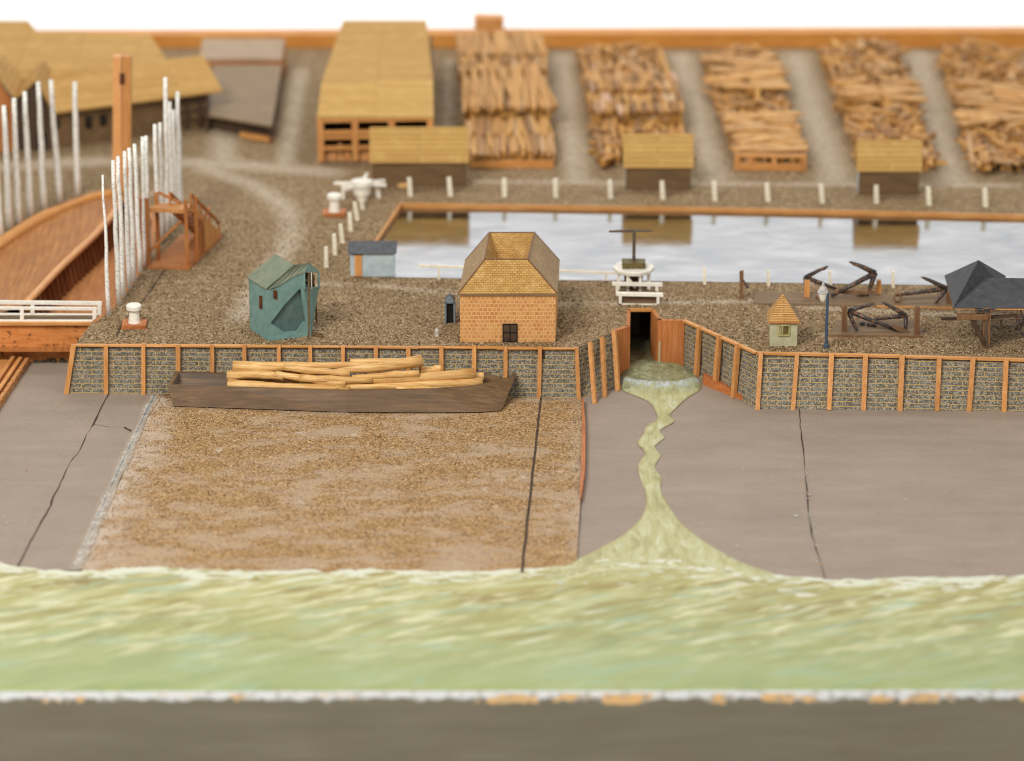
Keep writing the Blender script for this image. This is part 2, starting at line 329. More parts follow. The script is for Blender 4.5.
# ------------------------------------------------------------------ mesh helpers
def wloc(o):
    v = Vector((0, 0, 0))
    while o is not None: v += o.location; o = o.parent
    return v
class MB:
    def __init__(s): s.v = []; s.f = []; s.mi = []; s.at = {}
    def add(s, vs, fs, mi=0, **attr):
        b = len(s.v); s.v += [Vector(v) for v in vs]; s.f += [tuple(b+i for i in f) for f in fs]; s.mi += [mi]*len(fs)
        for k, val in attr.items():
            a = s.at.setdefault(k, []); a += [0.0]*(b-len(a)); a += [val]*len(vs) if isinstance(val, (int, float)) else list(val)
        return s
    def hexa(s, p, mi=0, j=0.0, **k):       # p: 4 bottom (ccw) then 4 top
        if j: p = [Vector(q)+Vector((R.uniform(-j, j), R.uniform(-j, j), R.uniform(-j, j))) for q in p]
        return s.add(p, [(3, 2, 1, 0), (4, 5, 6, 7), (0, 1, 5, 4), (1, 2, 6, 5), (2, 3, 7, 6), (3, 0, 4, 7)], mi, **k)
    def box(s, c, sz, mi=0, j=0.0, rz=0.0, **k):
        c = Vector(c); a = [x*0.5 for x in sz]; ca, sa = math.cos(rz), math.sin(rz); p = []
        for z in (-a[2], a[2]):
            for x, y in ((-a[0], -a[1]), (a[0], -a[1]), (a[0], a[1]), (-a[0], a[1])):
                p.append(c+Vector((x*ca-y*sa, x*sa+y*ca, z)))
        return s.hexa(p, mi, j, **k)
    def beam(s, a, b, w, h=None, mi=0, up=(0, 0, 1), j=0.0, w2=None, **k):
        h = h or w; a = Vector(a); b = Vector(b); d = (b-a).normalized(); u = Vector(up)
        if abs(d.dot(u)) > 0.95: u = Vector((0, 1, 0))
        r = d.cross(u).normalized(); u = r.cross(d); p = []
        for q, sc in ((a, 1.0), (b, (w2/w) if w2 else 1.0)):
            for x, y in ((-1, -1), (1, -1), (1, 1), (-1, 1)): p.append(q+r*(x*w*0.5*sc)+u*(y*h*0.5*sc))
        return s.hexa(p, mi, j, **k)
    def tube(s, pts, rs, n=8, mi=0, cap=True):
        pts = [Vector(p) for p in pts]
        if isinstance(rs, (int, float)): rs = [rs]*len(pts)
        vs = []; fs = []; ref = None
        for i, p in enumerate(pts):
            d = (pts[min(i+1, len(pts)-1)]-pts[max(i-1, 0)]).normalized()
            if ref is None: ref = Vector((0, 0, 1)) if abs(d.z) < 0.9 else Vector((1, 0, 0))
            r = d.cross(ref).normalized(); u = r.cross(d)
            for q in range(n):
                a = 2*math.pi*q/n; vs.append(p+(r*math.cos(a)+u*math.sin(a))*rs[i])
        for i in range(len(pts)-1):
            for q in range(n):
                q2 = (q+1) % n; fs.append((i*n+q, i*n+q2, (i+1)*n+q2, (i+1)*n+q))
        if cap:
            fs.append(tuple(range(n-1, -1, -1))); fs.append(tuple((len(pts)-1)*n+q for q in range(n)))
        return s.add(vs, fs, mi)
    def lathe(s, c, prof, n=16, mi=0):      # prof: (radius, z)
        c = Vector(c); vs = []; fs = []
        for r, z in prof:
            for q in range(n):
                a = 2*math.pi*q/n; vs.append(c+Vector((r*math.cos(a), r*math.sin(a), z)))
        for i in range(len(prof)-1):
            for q in range(n):
                q2 = (q+1) % n; fs.append((i*n+q, i*n+q2, (i+1)*n+q2, (i+1)*n+q))
        fs.append(tuple(range(n-1, -1, -1))); fs.append(tuple((len(prof)-1)*n+q for q in range(n)))
        return s.add(vs, fs, mi)
    def prism(s, pts, d, mi=0):             # polygon pushed along d
        pts = [Vector(p) for p in pts]; n = len(pts); d = Vector(d)
        return s.add(pts+[p+d for p in pts], [tuple(range(n-1, -1, -1)), tuple(range(n, 2*n))]+[(i, (i+1) % n, n+(i+1) % n, n+i) for i in range(n)], mi)
    def poly(s, pts, mi=0): return s.add(pts, [tuple(range(len(pts)))], mi)
    def build(s, name, mat, parent=None, smooth=False, origin=None, fixn=True):
        me = bpy.data.meshes.new(name)
        if parent is not None: off = wloc(parent)
        elif origin is not None: off = Vector(origin)
        else:
            xs = [v.x for v in s.v]; ys = [v.y for v in s.v]
            off = Vector(((min(xs)+max(xs))/2, (min(ys)+max(ys))/2, min(v.z for v in s.v)))
        me.from_pydata([v-off for v in s.v], [], s.f)
        for m in (mat if isinstance(mat, (list, tuple)) else [mat]): me.materials.append(m)
        me.polygons.foreach_set('material_index', s.mi)
        for k, a in s.at.items():
            a = a+[0.0]*(len(s.v)-len(a)); t = me.attributes.new(k, 'FLOAT', 'POINT'); t.data.foreach_set('value', a)
        if fixn:
            bm = bmesh.new(); bm.from_mesh(me); bmesh.ops.recalc_face_normals(bm, faces=bm.faces); bm.to_mesh(me); bm.free()
        uv = me.uv_layers.new(name='UVMap')
        for p in me.polygons:
            n = p.normal
            if abs(n.z) > 0.98: u, w = Vector((1, 0, 0)), Vector((0, 1, 0))
            else:
                u = Vector((0, 0, 1)).cross(n).normalized(); w = n.cross(u)
            for li in p.loop_indices:
                q = me.vertices[me.loops[li].vertex_index].co; uv.data[li].uv = (q.dot(u), q.dot(w))
            p.use_smooth = bool(smooth) and (smooth != 'sides' or len(p.vertices) == 4)
        o = bpy.data.objects.new(name, me); C.objects.link(o)
        if parent is not None: o.parent = parent
        else: o.location = off
        return o
def tag(o, label=None, cat=None, group=None, kind=None):
    if label: o['label'] = label
    if cat: o['category'] = cat
    if group: o['group'] = group
    if kind: o['kind'] = kind
    return o
def thing(name, label, cat, loc, group=None):
    o = bpy.data.objects.new(name, None); o.empty_display_size = 0.5; C.objects.link(o); o.location = loc
    return tag(o, label, cat, group)
def copy_tree(o, parent=None):
    c = o.copy(); C.objects.link(c)
    if parent is not None: c.parent = parent
    for ch in list(o.children): copy_tree(ch, c)
    return c
def nth(i): return ['first', 'second', 'third', 'fourth', 'fifth', 'sixth', 'seventh', 'eighth', 'ninth', 'tenth', 'eleventh', 'twelfth', 'thirteenth', 'fourteenth', 'fifteenth', 'sixteenth', 'seventeenth', 'eighteenth', 'nineteenth', 'twentieth'][i]
def inside(p, poly):
    x, y = p[0], p[1]; c = False; n = len(poly)
    for i in range(n):
        x1, y1 = poly[i][0], poly[i][1]; x2, y2 = poly[(i+1) % n][0], poly[(i+1) % n][1]
        if (y1 > y) != (y2 > y) and x < (x2-x1)*(y-y1)/(y2-y1)+x1: c = not c
    return c
def seg_dist(p, a, b):
    a = Vector(a[:2]); b = Vector(b[:2]); p = Vector(p[:2]); d = b-a
    t = max(0, min(1, (p-a).dot(d)/max(d.dot(d), 1e-9))); return (p-a-d*t).length
def line_dist(p, pts): return min(seg_dist(p, pts[i], pts[i+1]) for i in range(len(pts)-1))
def sheet(outer, holes, step, z, bumpf=None, attrs=None):   # triangulated ground sheet with holes
    loops = [outer]+holes; vs = []; es = []
    for lp in loops:
        n0 = len(vs); pts = []
        for i in range(len(lp)):
            a = Vector(lp[i][:2]); b = Vector(lp[(i+1) % len(lp)][:2]); k = max(1, int((b-a).length/step))
            for q in range(k): pts.append(a+(b-a)*(q/k))
        vs += pts; es += [(n0+i, n0+(i+1) % len(pts)) for i in range(len(pts))]
    nb = len(vs); xs = [p[0] for p in outer]; ys = [p[1] for p in outer]
    y = min(ys)
    while y < max(ys):
        x = min(xs)
        while x < max(xs):
            p = Vector((x+R.uniform(-.3, .3)*step, y+R.uniform(-.3, .3)*step))
            if inside(p, outer) and not any(inside(p, h) for h in holes) and min(line_dist(p, l+[l[0]]) for l in loops) > step*0.3: vs.append(p)
            x += step
        y += step
    ov, oe, of, a1, a2, a3 = geometry.delaunay_2d_cdt(vs, es, [], 0, 1e-5)
    mb = MB(); fs = []
    for f in of:
        c = (ov[f[0]]+ov[f[1]]+ov[f[2]])/3
        if inside(c, outer) and not any(inside(c, h) for h in holes): fs.append(tuple(f))
    P = []
    for i, p in enumerate(ov):
        b = min(line_dist(p, l+[l[0]]) for l in loops) if bumpf else 0
        P.append(Vector((p.x, p.y, z+(bumpf(p, b) if bumpf else 0.0))))
    at = {k: [fn(p) for p in P] for k, fn in (attrs or {}).items()}
    mb.add(P, fs, 0, **at)
    return mb
# ------------------------------------------------------------------ levels and outlines
def add_grains(mb, n, where, zf, r0, r1):     # loose grit lying on a ground sheet, part of the same surface
    nb = len(mb.v); vs = []; fs = []; tone = []
    while n:
        p = where()
        if p is None: continue
        n -= 1; r = R.uniform(r0, r1); z = zf(p); a = R.uniform(0, 6.28); k = len(vs); t = R.random()
        t = t*.45 if R.random() < .5 else t
        for q in range(3): vs.append((p[0]+r*math.cos(a+q*2.09), p[1]+r*math.sin(a+q*2.09), z-.02))
        vs.append((p[0]+R.uniform(-.3, .3)*r, p[1]+R.uniform(-.3, .3)*r, z+r*R.uniform(.7, 1.2)))
        fs += [(k, k+1, k+3), (k+1, k+2, k+3), (k+2, k, k+3)]; tone += [t]*4
    mb.add(vs, fs, 0, grain=1.0); mb.at['tone'] = [0.0]*nb+tone
ZM, ZW = -5.0, -0.38                       # mud level, basin water level
q_l = [G(75, 345), G(340, 346.5), G(576, 348.5)]
notch = [G(616, 331), G(630, 326.5), G(630.5, 309.5), G(651, 309.5), G(658, 320.5), G(685, 321), G(757, 353)]
q_r = [G(900, 356.5), G(1024, 360), G(1250, 366)]
dock_r = [G(92, 322), G(112, 306), G(126, 289), G(139, 268), G(150, 245), G(152, 222), G(142, 200), G(122, 189)]
dock_l = [G(92, 194), G(60, 206), G(30, 221), G(0, 241), G(-45, 275), G(-70, 322)]
Y_BACK = 128.0
XL, XR = -88.0, 92.0
Y_GATE = G(40, 362, ZM).y
outer = [*q_l, *notch, *q_r, Vector((XR, q_r[-1].y, 0)), Vector((XR, Y_BACK, 0)), Vector((XL, Y_BACK, 0)), Vector((XL, G(-70, 322).y, 0)), *reversed(dock_l), *reversed(dock_r)]
basin = [G(352, 277), G(560, 280.5), G(730, 282.5), G(1024, 287), G(1250, 291), G(1250, 221), G(1024, 215.5), G(700, 208), G(401, 204)]
outer = [p.copy() for p in outer]
paths = [([G(*p) for p in q], w) for q, w in (
    ([(-40, 170), (60, 163), (150, 160), (235, 165), (330, 172)], 3.0),
    ([(205, 168), (255, 186), (284, 205), (292, 228), (286, 250), (268, 272), (252, 296), (240, 318)], 2.2),
    ([(312, 283), (380, 286), (455, 293), (560, 304), (610, 304), (640, 300), (680, 303), (760, 301), (830, 309), (940, 314), (1060, 318)], 1.0),
    ([(224, 128), (222, 158)], 2.5), ([(265, 328), (320, 330)], 1.0),
    ([(100, 205), (170, 190)], 1.0), ([(300, 70), (285, 165)], 1.6),
    ([(448, 60), (448, 175)], 1.0), ([(560, 55), (577, 178)], 2.2), ([(681, 55), (716, 180)], 2.4), ([(795, 55), (835, 180)], 3.0), ([(917, 55), (950, 180)], 3.4),
    ([(1040, 60), (1075, 180)], 3.0), ([(480, 182), (1060, 186)], 1.2))]
def pathmask(p):
    v = 0.0
    for pts, w in paths:
        d = line_dist(p, pts); v = max(v, max(0.0, 1.0-d/(w*1.6)))
    return v
def lump(p, b): return min(1, b/2.0)*(0.10*mnoise.noise(Vector((p.x*0.35, p.y*0.35, 0)))+0.05*mnoise.noise(Vector((p.x*1.3, p.y*1.3, 3))))
g = sheet(outer, [basin], 1.25, 0.0, lump, {'path': pathmask})
def yard_spot():
    x, y = R.uniform(-52, 60), 8.0+46.0*R.random()**1.5
    return (x, y) if inside((x, y), outer) and not inside((x, y), basin) else None
n_sheet = len(g.f)
add_grains(g, 17000, yard_spot, lambda p: .10*mnoise.noise(Vector((p[0]*0.35, p[1]*0.35, 0))), .06, .15)
o = tag(g.build('yard_ground', M['yard'], origin=(0, 0, 0), smooth=True), kind='structure')
for p in o.data.polygons[n_sheet:]: p.use_smooth = False
# solid earth below the yard edge so nothing is paper thin
mb = MB()
mb.box((0, (Y_BACK+75)/2+0, -8.5), (XR-XL, Y_BACK-75, 4.0))
tag(mb.build('model_baseboard', M['deck_board']), kind='structure')
# ------------------------------------------------------------------ mud flats (split into boards with open cracks)
crackL = [(110, 391), (104, 402), (93, 424), (86, 436), (80, 450), (70, 462), (61, 482), (53, 497), (50, 507), (34, 534), (18, 566), (8, 590)]
crackR = [(799, 407), (800, 425), (803, 450), (806, 480), (808, 512), (812, 535), (820, 560), (828, 590)]
def crack_strip(pts, w, z):
    mb = MB(); P = []; 
    fine = []
    for a, b in zip(pts[:-1], pts[1:]):
        for k in range(4): fine.append((a[0]+(b[0]-a[0])*k/4+R.uniform(-.5, .5), a[1]+(b[1]-a[1])*k/4))
    fine.append(pts[-1])
    for p in fine:
        ww = w*max(0.12, 0.75+1.1*mnoise.noise(Vector((p[1]*.09, p[0]*.05, 2))))*R.uniform(.7, 1.2); q = G(p[0], p[1], z)
        P += [q+Vector((-ww/2, 0, 0)), q+Vector((ww/2, 0, 0))]
    mb.add(P, [(2*i, 2*i+1, 2*i+3, 2*i+2) for i in range(len(fine)-1)]); return mb
yf = G(512, 640, ZM).y
mud_out = [Vector((XL, yf, 0)), Vector((XR, yf, 0)), Vector((XR, 22, 0)), Vector((XL, 22, 0))]
g = sheet(mud_out, [], 2.5, ZM, lambda p, b: 0.05*mnoise.noise(Vector((p.x*0.2, p.y*0.3, 7))))
mud = tag(g.build('mud_flat', M['mud'], origin=(0, 0, 0), smooth=True), kind='structure')
for pts, w in ((crackL, 0.13), ([(92, 424), (108, 426.5), (124, 427), (130, 430), (138, 433)], 0.3), (crackR, 0.11)):
    crack_strip(pts, w, ZM+0.075).build('crack', M['crack'], mud)
mb = MB()
def flake(q, r):
    a = R.uniform(0, 6.28); P = [q+Vector((r*math.cos(a+k*1.57)*R.uniform(.6, 1.2), r*math.sin(a+k*1.57)*R.uniform(.6, 1.2), 0)) for k in range(4)]
    mb.hexa(P+[p+Vector((0, 0, .05)) for p in P], 1 if R.random() < .12 else 0)
for k in range(90): flake(G(R.uniform(590, 1040) if k % 3 else R.uniform(0, 120), R.uniform(405, 565), ZM+.05), R.uniform(.04, .11))
for k in range(34):
    t = R.random(); flake(G(803+16*t+R.uniform(-1.5, 3.5), 470+100*t, ZM+.06), R.uniform(.05, .14))
flake(G(796, 516, ZM+.05), .25)
tag(mb.build('flake_debris', [M['gutter_grey'], M['oak']]), kind='stuff')
# ------------------------------------------------------------------ sanded slip between the gutter and the stream
zs = ZM+0.55
sand_px = [(157, 394), (582, 399), (583, 430), (581.5, 470), (580, 505), (578, 535), (576.5, 560), (575, 574), (420, 577), (250, 578), (120, 576), (82, 566), (98, 528), (118, 484), (138, 440)]
sp = [G(x, y, zs) for x, y in sand_px]
yb0, yb1 = min(p.y for p in sp), max(p.y for p in sp)
def slope(y): return ZM+0.05+0.5*max(0.0, min(1.0, (y-yb0)/(yb1-yb0)))**0.6
sp_edge_r = [G(581, 400, zs), G(578, 560, zs)]
seam = [G(541, 398, zs), G(534, 460, zs), G(526, 530, zs), G(521, 580, zs)]
left_e = [G(157, 394, zs), G(82, 566, zs)]
def wear(p): return max(0.0, 1-(p.y-yb0)/(yb1-yb0))
def edge(p): return max(0.0, 1-line_dist(p, left_e)/5.5, 0.55-line_dist(p, sp_edge_r)/6.0)
seam_poly = [p+Vector((-0.13, 0, 0)) for p in seam]+[p+Vector((0.13, 0, 0)) for p in reversed(seam)]
inner = []
for p in sp: inner.append(p)
g = sheet(inner, [], 1.1, 0.0, lambda p, b: slope(p.y)+0.05*mnoise.noise(Vector((p.x*0.5, p.y*0.5, 1))), {'wear': wear, 'edge': edge})
def slip_spot():
    x, y = R.uniform(-44, 10), yb0+(yb1-yb0)*R.random()**.6
    return (x, y) if inside((x, y), inner) else None
n_sheet = len(g.f)
add_grains(g, 15000, slip_spot, lambda p: slope(p[1])+0.05*mnoise.noise(Vector((p[0]*0.5, p[1]*0.5, 1))), .05, .125)
slip = tag(g.build('slip_ground', M['sand'], origin=(0, 0, 0), smooth=True), kind='structure')
for p in slip.data.polygons[n_sheet:]: p.use_smooth = False
mb = MB()
prev = None; P = []
for i in range(25):
    t = i/24; x = 541+(521-541)*t+R.uniform(-.4, .4); y = 397+(576-397)*t
    q = G(x, y, zs); q.z = slope(q.y)+0.06; w = 0.085*R.uniform(0.8, 1.2)+0.05*t
    P += [q+Vector((-w, 0, 0)), q+Vector((w, 0, 0))]
mb.add(P, [(2*i, 2*i+1, 2*i+3, 2*i+2) for i in range(24)])
mb.build('crack', M['crack'], slip)
# open crack across the yard near the white bollard
crack_strip([(164, 270), (155, 284), (144, 299), (133, 310), (122, 322), (117, 336)], 0.16, 0.1).build('crack', M['crack'], bpy.data.objects['yard_ground'])
# orange timber side of the slip
sd = [(583.2, 399, ), (584, 430), (583, 470), (581, 498)]
mb = MB(); P = []
for i, (x, y) in enumerate(sd):
    q = G(x-1, y, zs+0.03); w = [0.15, 0.25, 0.3, 0.1][i]; P += [q+Vector((-w*0.4, 0, 0.06)), q+Vector((w, 0, 0.04)), Vector((q.x+w+0.05, q.y, ZM-0.05))]
mb.add(P, [f for i in range(3) for f in ((3*i, 3*i+1, 3*i+4, 3*i+3), (3*i+1, 3*i+2, 3*i+5, 3*i+4))])
mb.build('side_board', M['slab_side'], slip)
# whitewashed gutter left of the slip
mb = MB(); P = []; n = 30
for i in range(n+1):
    t = i/n; x = 155+(74-155)*t**0.95; y = 395+(570-395)*t
    q = G(x, y, ZM+0.1); w = 0.42+0.24*mnoise.noise(Vector((t*9, 0, 0)))
    P += [q+Vector((-w*1.5, 0, -0.025)), q+Vector((-w*.6, 0, 0.03)), q+Vector((0, 0, -0.01)), q+Vector((w*.6, 0, .04+.1*(1-t))), Vector((q.x+w*1.4+.2, q.y, slope(q.y)+.06))]
mb.add(P, [(5*i+k, 5*i+k+1, 5*i+k+6, 5*i+k+5) for i in range(n) for k in range(4)], 0, edge=[v for i in range(n+1) for v in (1.1, 0.62, .02+.3*i/n+.3*max(0, mnoise.noise(Vector((i*.35, 3, 1)))), 0.6, 0.66)])
tag(mb.build('gutter_path', M['gutter'], smooth=True), kind='structure')
# ------------------------------------------------------------------ stream and river
lb = [(630, 361), (619, 376), (621, 388), (634, 395), (648, 401), (655, 410), (657, 419), (646, 426), (643, 434), (637, 443), (645, 452), (638, 464), (640, 478), (646, 496), (642, 515), (625, 533), (602, 546), (575, 560), (545, 572), (545, 592)]
rb = [(652, 361), (684, 366), (699, 378), (701, 388), (688, 397), (679, 405), (670, 415), (675, 421), (660, 430), (665, 437), (655, 446), (661, 455), (655, 466), (662, 478), (661, 490), (671, 508), (682, 523), (708, 543), (742, 562), (778, 575), (795, 592)]
def smooth_px(pts, k=3):
    out = []
    for i in range(len(pts)-1):
        p0 = pts[max(i-1, 0)]; p1 = pts[i]; p2 = pts[i+1]; p3 = pts[min(i+2, len(pts)-1)]
        for q in range(k):
            t = q/k; out.append(tuple(0.5*((2*b)+(-a+c)*t+(2*a-5*b+4*c-d)*t*t+(-a+3*b-3*c+d)*t**3) for a, b, c, d in zip(p0, p1, p2, p3)))
    return out+[pts[-1]]
st = [G(x, y, ZM+0.1) for x, y in smooth_px(lb)+list(reversed(smooth_px(rb)))]
bulge = [G(619, 383, ZM), G(640, 387.5, ZM), (G(660, 389, ZM)), G(680, 388, ZM), G(699, 384, ZM)]
def s_z(p, b):
    d = line_dist(p, bulge); up = 0.3*math.exp(-(d/0.9)**2)*(1+.5*mnoise.noise(Vector((p.x*2.2, p.y*2, 8)))) + (0.24 if p.y > line_y(p) else 0.0)
    return min(1, b/0.5)*(0.13+up+0.14*mnoise.noise(Vector((p.x*1.6, p.y*1.1, 2)))+0.07*mnoise.noise(Vector((p.x*3.6, p.y*3.1, 5))))
def line_y(p): return bulge[2].y
ymin_s = min(p.y for p in st)
g = sheet(st, [], 0.45, ZM+0.06, s_z, {'rim': lambda p: 0.0 if p.y > bulge[2].y-1 else max(0, 1-line_dist(p, st)/.55), 'foam': lambda p: max(0, 1-line_dist(p, bulge)/1.3, .9-(p.y-ymin_s)/6.0), 'pool': lambda p: 1.0 if p.y > bulge[2].y-0.3 else max(0, .75-(bulge[2].y-p.y)/5.0)})
tag(g.build('stream_water', M['stream'], origin=(0, 0, 0), smooth=True), kind='structure')
mb = MB(); q0, q1 = G(630, 361, ZM), G(652, 361, ZM)
mb.add([q0+Vector((0, 0, 0.1)), q1+Vector((0, 0, 0.1)), Vector((q1.x, 34, ZM+0.1)), Vector((q0.x, 34, ZM+0.1))], [(0, 1, 2, 3)], 0, pool=1.0, foam=0.0)
tag(mb.build('tunnel_water', M['stream']), kind='structure')
shore_px = [(-260, 566), (-40, 563), (0, 562), (30, 569), (80, 571), (130, 567), (165, 566), (210, 570), (260, 569), (330, 570), (400, 569), (450, 571), (500, 570), (545, 567), (600, 556), (660, 556), (720, 566), (770, 574), (800, 577), (850, 580), (900, 577), (960, 577), (1024, 575), (1250, 572)]
ZR = ZM+0.14
fine = []
for a, b in zip(shore_px[:-1], shore_px[1:]):
    k = max(2, int((b[0]-a[0])/5))
    for q in range(k):
        t = q/k; x = a[0]+(b[0]-a[0])*t; fine.append((x, a[1]+(b[1]-a[1])*t+2.2*mnoise.noise(Vector((x*0.05, 0, 0)))+1.2*mnoise.noise(Vector((x*0.21, 5, 0)))))
shore = [G(x, y, ZR) for x, y in fine]
YF = G(512, 691.5, ZR).y
TILT = -0.004
rows = 44; mb = MB(); P = []; ts = []; fs_ = []; nx = len(shore)
for r in range(rows+1):
    t = (r/rows)
    for i, p in enumerate(shore):
        yfr = YF+(-p.x)*TILT; y = p.y+(yfr-p.y)*t
        z = ZR+0.28*math.sin(min(1, t*3)*math.pi/2)*(0.6+0.4*mnoise.noise(Vector((p.x*0.12, y*0.4, 0))))
        z += 0.10*mnoise.noise(Vector(((p.x+y*0.9)*0.35, y*1.2, 4)))*min(1, t*6)
        if t > 0.95: z -= 0.45*((t-0.95)/0.05)**2
        P.append(Vector((p.x, y, z))); ts.append(1-t); fs_.append(max(0.8*max(0.0, 1-(p.y-y)/(4.0+4.5*max(0, mnoise.noise(Vector((p.x*.09, 1, 1)))+.25))), .62*max(0.0, 1-(p.y-y)/13.0)*max(0.0, min(1.0, (p.x-3)/8.0))*(0.75+.5*mnoise.noise(Vector((p.x*.12, y*.2, 5))))))
mb.add(P, [(r*nx+i, (r+1)*nx+i, (r+1)*nx+i+1, r*nx+i+1) for r in range(rows) for i in range(nx-1)], 0, shore=ts, foam=fs_)
tag(mb.build('river_water', M['river'], origin=(0, 0, 0), smooth=True), kind='structure')
# ------------------------------------------------------------------ front fascia and back border of the model base
mb = MB(); xs = [XL+(XR-XL)*i/180 for i in range(181)]; P = []
for x in xs:
    y = YF+(-x)*TILT; w = 0.05*mnoise.noise(Vector((x*0.6, 0, 0)))
    for dy, z in ((0.35, 0.03), (0.0, 0.02+w), (-0.16, -0.22+w), (-0.2, -0.6), (-0.2, -14.0), (3.0, -14.0)): P.append((x, y+dy, ZR-0.1+z))
mb.add(P, [(6*i+k, 6*i+6+k, 6*i+7+k, 6*i+1+k) for i in range(180) for k in range(5)])
o = mb.build('front_board', M['fascia'], origin=(0, YF, ZR-0.1))
tag(o, 'olive grey front board of the model with chipped white and tan top edge', 'board')
mb = MB()
yb_l, yb_r = G(0, 51, 0).y, G(1024, 48, 0).y
hb = 1.95
mb.hexa([(XL, Y_BACK, -2), (XR, Y_BACK, -2), (XR, Y_BACK+3, -2), (XL, Y_BACK+3, -2), (XL, Y_BACK, hb-0.35), (XR, Y_BACK, hb+0.3), (XR, Y_BACK+3, hb+0.3), (XL, Y_BACK+3, hb-0.35)])
tag(mb.build('back_board', M['board_back']), 'long orange brown border board along the far edge of the yard', 'board')
# ------------------------------------------------------------------ basin water and rim
mb = MB(); bx = [p.x for p in basin]; by = [p.y for p in basin]
mb.poly([Vector((p.x, p.y, ZW)) for p in basin])
tag(mb.build('basin_water', M['basin'], origin=(0, 0, ZW)), kind='structure')
rim = thing('basin_rim', 'thin orange timber rim along the far and left edges of the grey basin', 'rim', basin[8].copy())
for k, (a, b) in enumerate(((basin[8], basin[7]), (basin[7], basin[6]), (basin[6], basin[5]), (basin[0], basin[8]))):
    mb = MB(); d = (b-a).normalized(); nrm = Vector((-d.y, d.x, 0))
    mb.beam(a+Vector((0, 0, 0.0))-nrm*0.0, b+Vector((0, 0, 0.0)), 0.32, 0.2, j=0.015)
    mb.build('beam', M['oak_x'], rim)
    mb = MB(); mb.beam(a+Vector((0, 0, -0.6)), b+Vector((0, 0, -0.6)), 0.3, 0.9); mb.build('lining', M['oak_x'], rim)
mb = MB(); pts = [basin[i] for i in (0, 1, 2, 3, 4)]
for a, b in zip(pts[:-1], pts[1:]): mb.beam(a+Vector((0, 0.2, -0.62)), b+Vector((0, 0.2, -0.62)), 0.3, 1.15)
mb.build('lining', M['wall_brown'], rim)
# ------------------------------------------------------------------ quay walls
PO = M['oak']
def wall(name, label, tops, bots, posts, thick=0.7, cap=True, coping_h=0.22, pw=0.46):
    root = thing(name, label, 'wall', (tops[0]+bots[0])/2)
    for i in range(len(tops)-1):
        a, b, c, d = tops[i], tops[i+1], bots[i+1], bots[i]
        back = Vector((0, 0, 1)).cross((b-a)).normalized()*thick; 
        mb = MB(); zt = Vector((0, 0, -0.03))
        mb.hexa([d, c, c+back, d+back, a+zt, b+zt, b+back+zt, a+back+zt]); mb.build('panel', M['quay_panel'], root)
    if cap:
        for i in range(len(tops)-1):
            mb = MB(); a, b = tops[i], tops[i+1]; f = -Vector((0, 0, 1)).cross((b-a)).normalized()
            n = max(1, int((b-a).length/7))
            for k in range(n):
                p, q = a.lerp(b, k/n), a.lerp(b, (k+1)/n)
                mb.beam(p+f*0.12+Vector((0, 0, coping_h*0.25)), q-(q-p).normalized()*0.03+f*0.12+Vector((0, 0, coping_h*0.25)), 0.5, coping_h, j=0.03)
            mb.build('coping', M['oak_x'], root)
    for (tx, ty, bx_, by_) in posts:
        bq = G(bx_, by_, ZM); nt = min(range(len(tops)-1), key=lambda i: seg_dist(G(tx, ty), tops[i], tops[i+1]))
        f = -Vector((0, 0, 1)).cross((tops[nt+1]-tops[nt])).normalized()
        tq = G(tx, ty, 0.02)
        mb = MB(); mb.beam(bq+f*0.12+Vector((0, 0, -0.05)), tq+f*0.2+Vector((0, 0, R.uniform(0.1, 0.3))), pw*R.uniform(0.9, 1.1), 0.42, up=-f, j=0.03); mb.build('post', PO, root)
    return root
xs_ = [72.5, 106, 143.7, 178.4, 212.4, 244.7, 279, 310.5, 343, 376, 408.5, 441.6, 474, 505.6, 540, 576.7]
pl = []
for i, x in enumerate(xs_):
    ty = 345+(x-75)*3.5/500; dx = -6 if i == 0 else (0 if i < 14 else (-1 if i == 14 else 2))
    pl.append((x+1.5 if i == 0 else x, ty, x+dx, 393 + (x-70)*0.01))
bot_l = [G(67, 393, ZM), G(340, 396, ZM), G(579, 398.5, ZM)]
qw = wall('quay_wall', 'long grey stone quay wall with orange posts behind the brown barge', q_l, bot_l, pl, coping_h=0.14, pw=0.42)
mb = MB()
cr = [(113, 346), (114.5, 360), (112.5, 372), (114, 382), (111.5, 392)]
P = []
for x, y in cr:
    q = V(x, y, q_l[0].y-0.10); P += [q+Vector((-0.09, 0, 0)), q+Vector((0.12, 0, 0))]
mb.add(P, [(2*i, 2*i+1, 2*i+3, 2*i+2) for i in range(4)]); mb.build('crack', M['crack'], qw)
P = []; mb = MB()
for x, y in ((543, 349), (544, 360), (542.5, 372), (543.5, 385), (542, 398)):
    q = V(x, y, q_l[2].y-0.16); P += [q+Vector((-0.1, 0, 0)), q+Vector((0.12, 0, 0))]
mb.add(P, [(2*i, 2*i+1, 2*i+3, 2*i+2) for i in range(4)]); mb.build('crack', M['crack'], qw)
wall('wing_wall', 'short grey stone wing wall with orange posts angling back left of the stream mouth', [q_l[2], notch[0]], [G(579, 398.5, ZM), G(618, 388, ZM)],
     [(588.5, 344, 593.7, 403.5), (600.5, 338.5, 604, 397), (612.5, 332, 617, 390.5)], pw=0.36, cap=False)
wall('wing_wall', 'grey stone wing wall with orange posts slanting forward right of the stream mouth', [notch[5], notch[6]], [G(684, 367, ZM), G(757, 409, ZM)],
     [(701, 328, 697, 376.5), (721, 337, 716, 388), (739, 345.5, 734.5, 397.5)], pw=0.5)
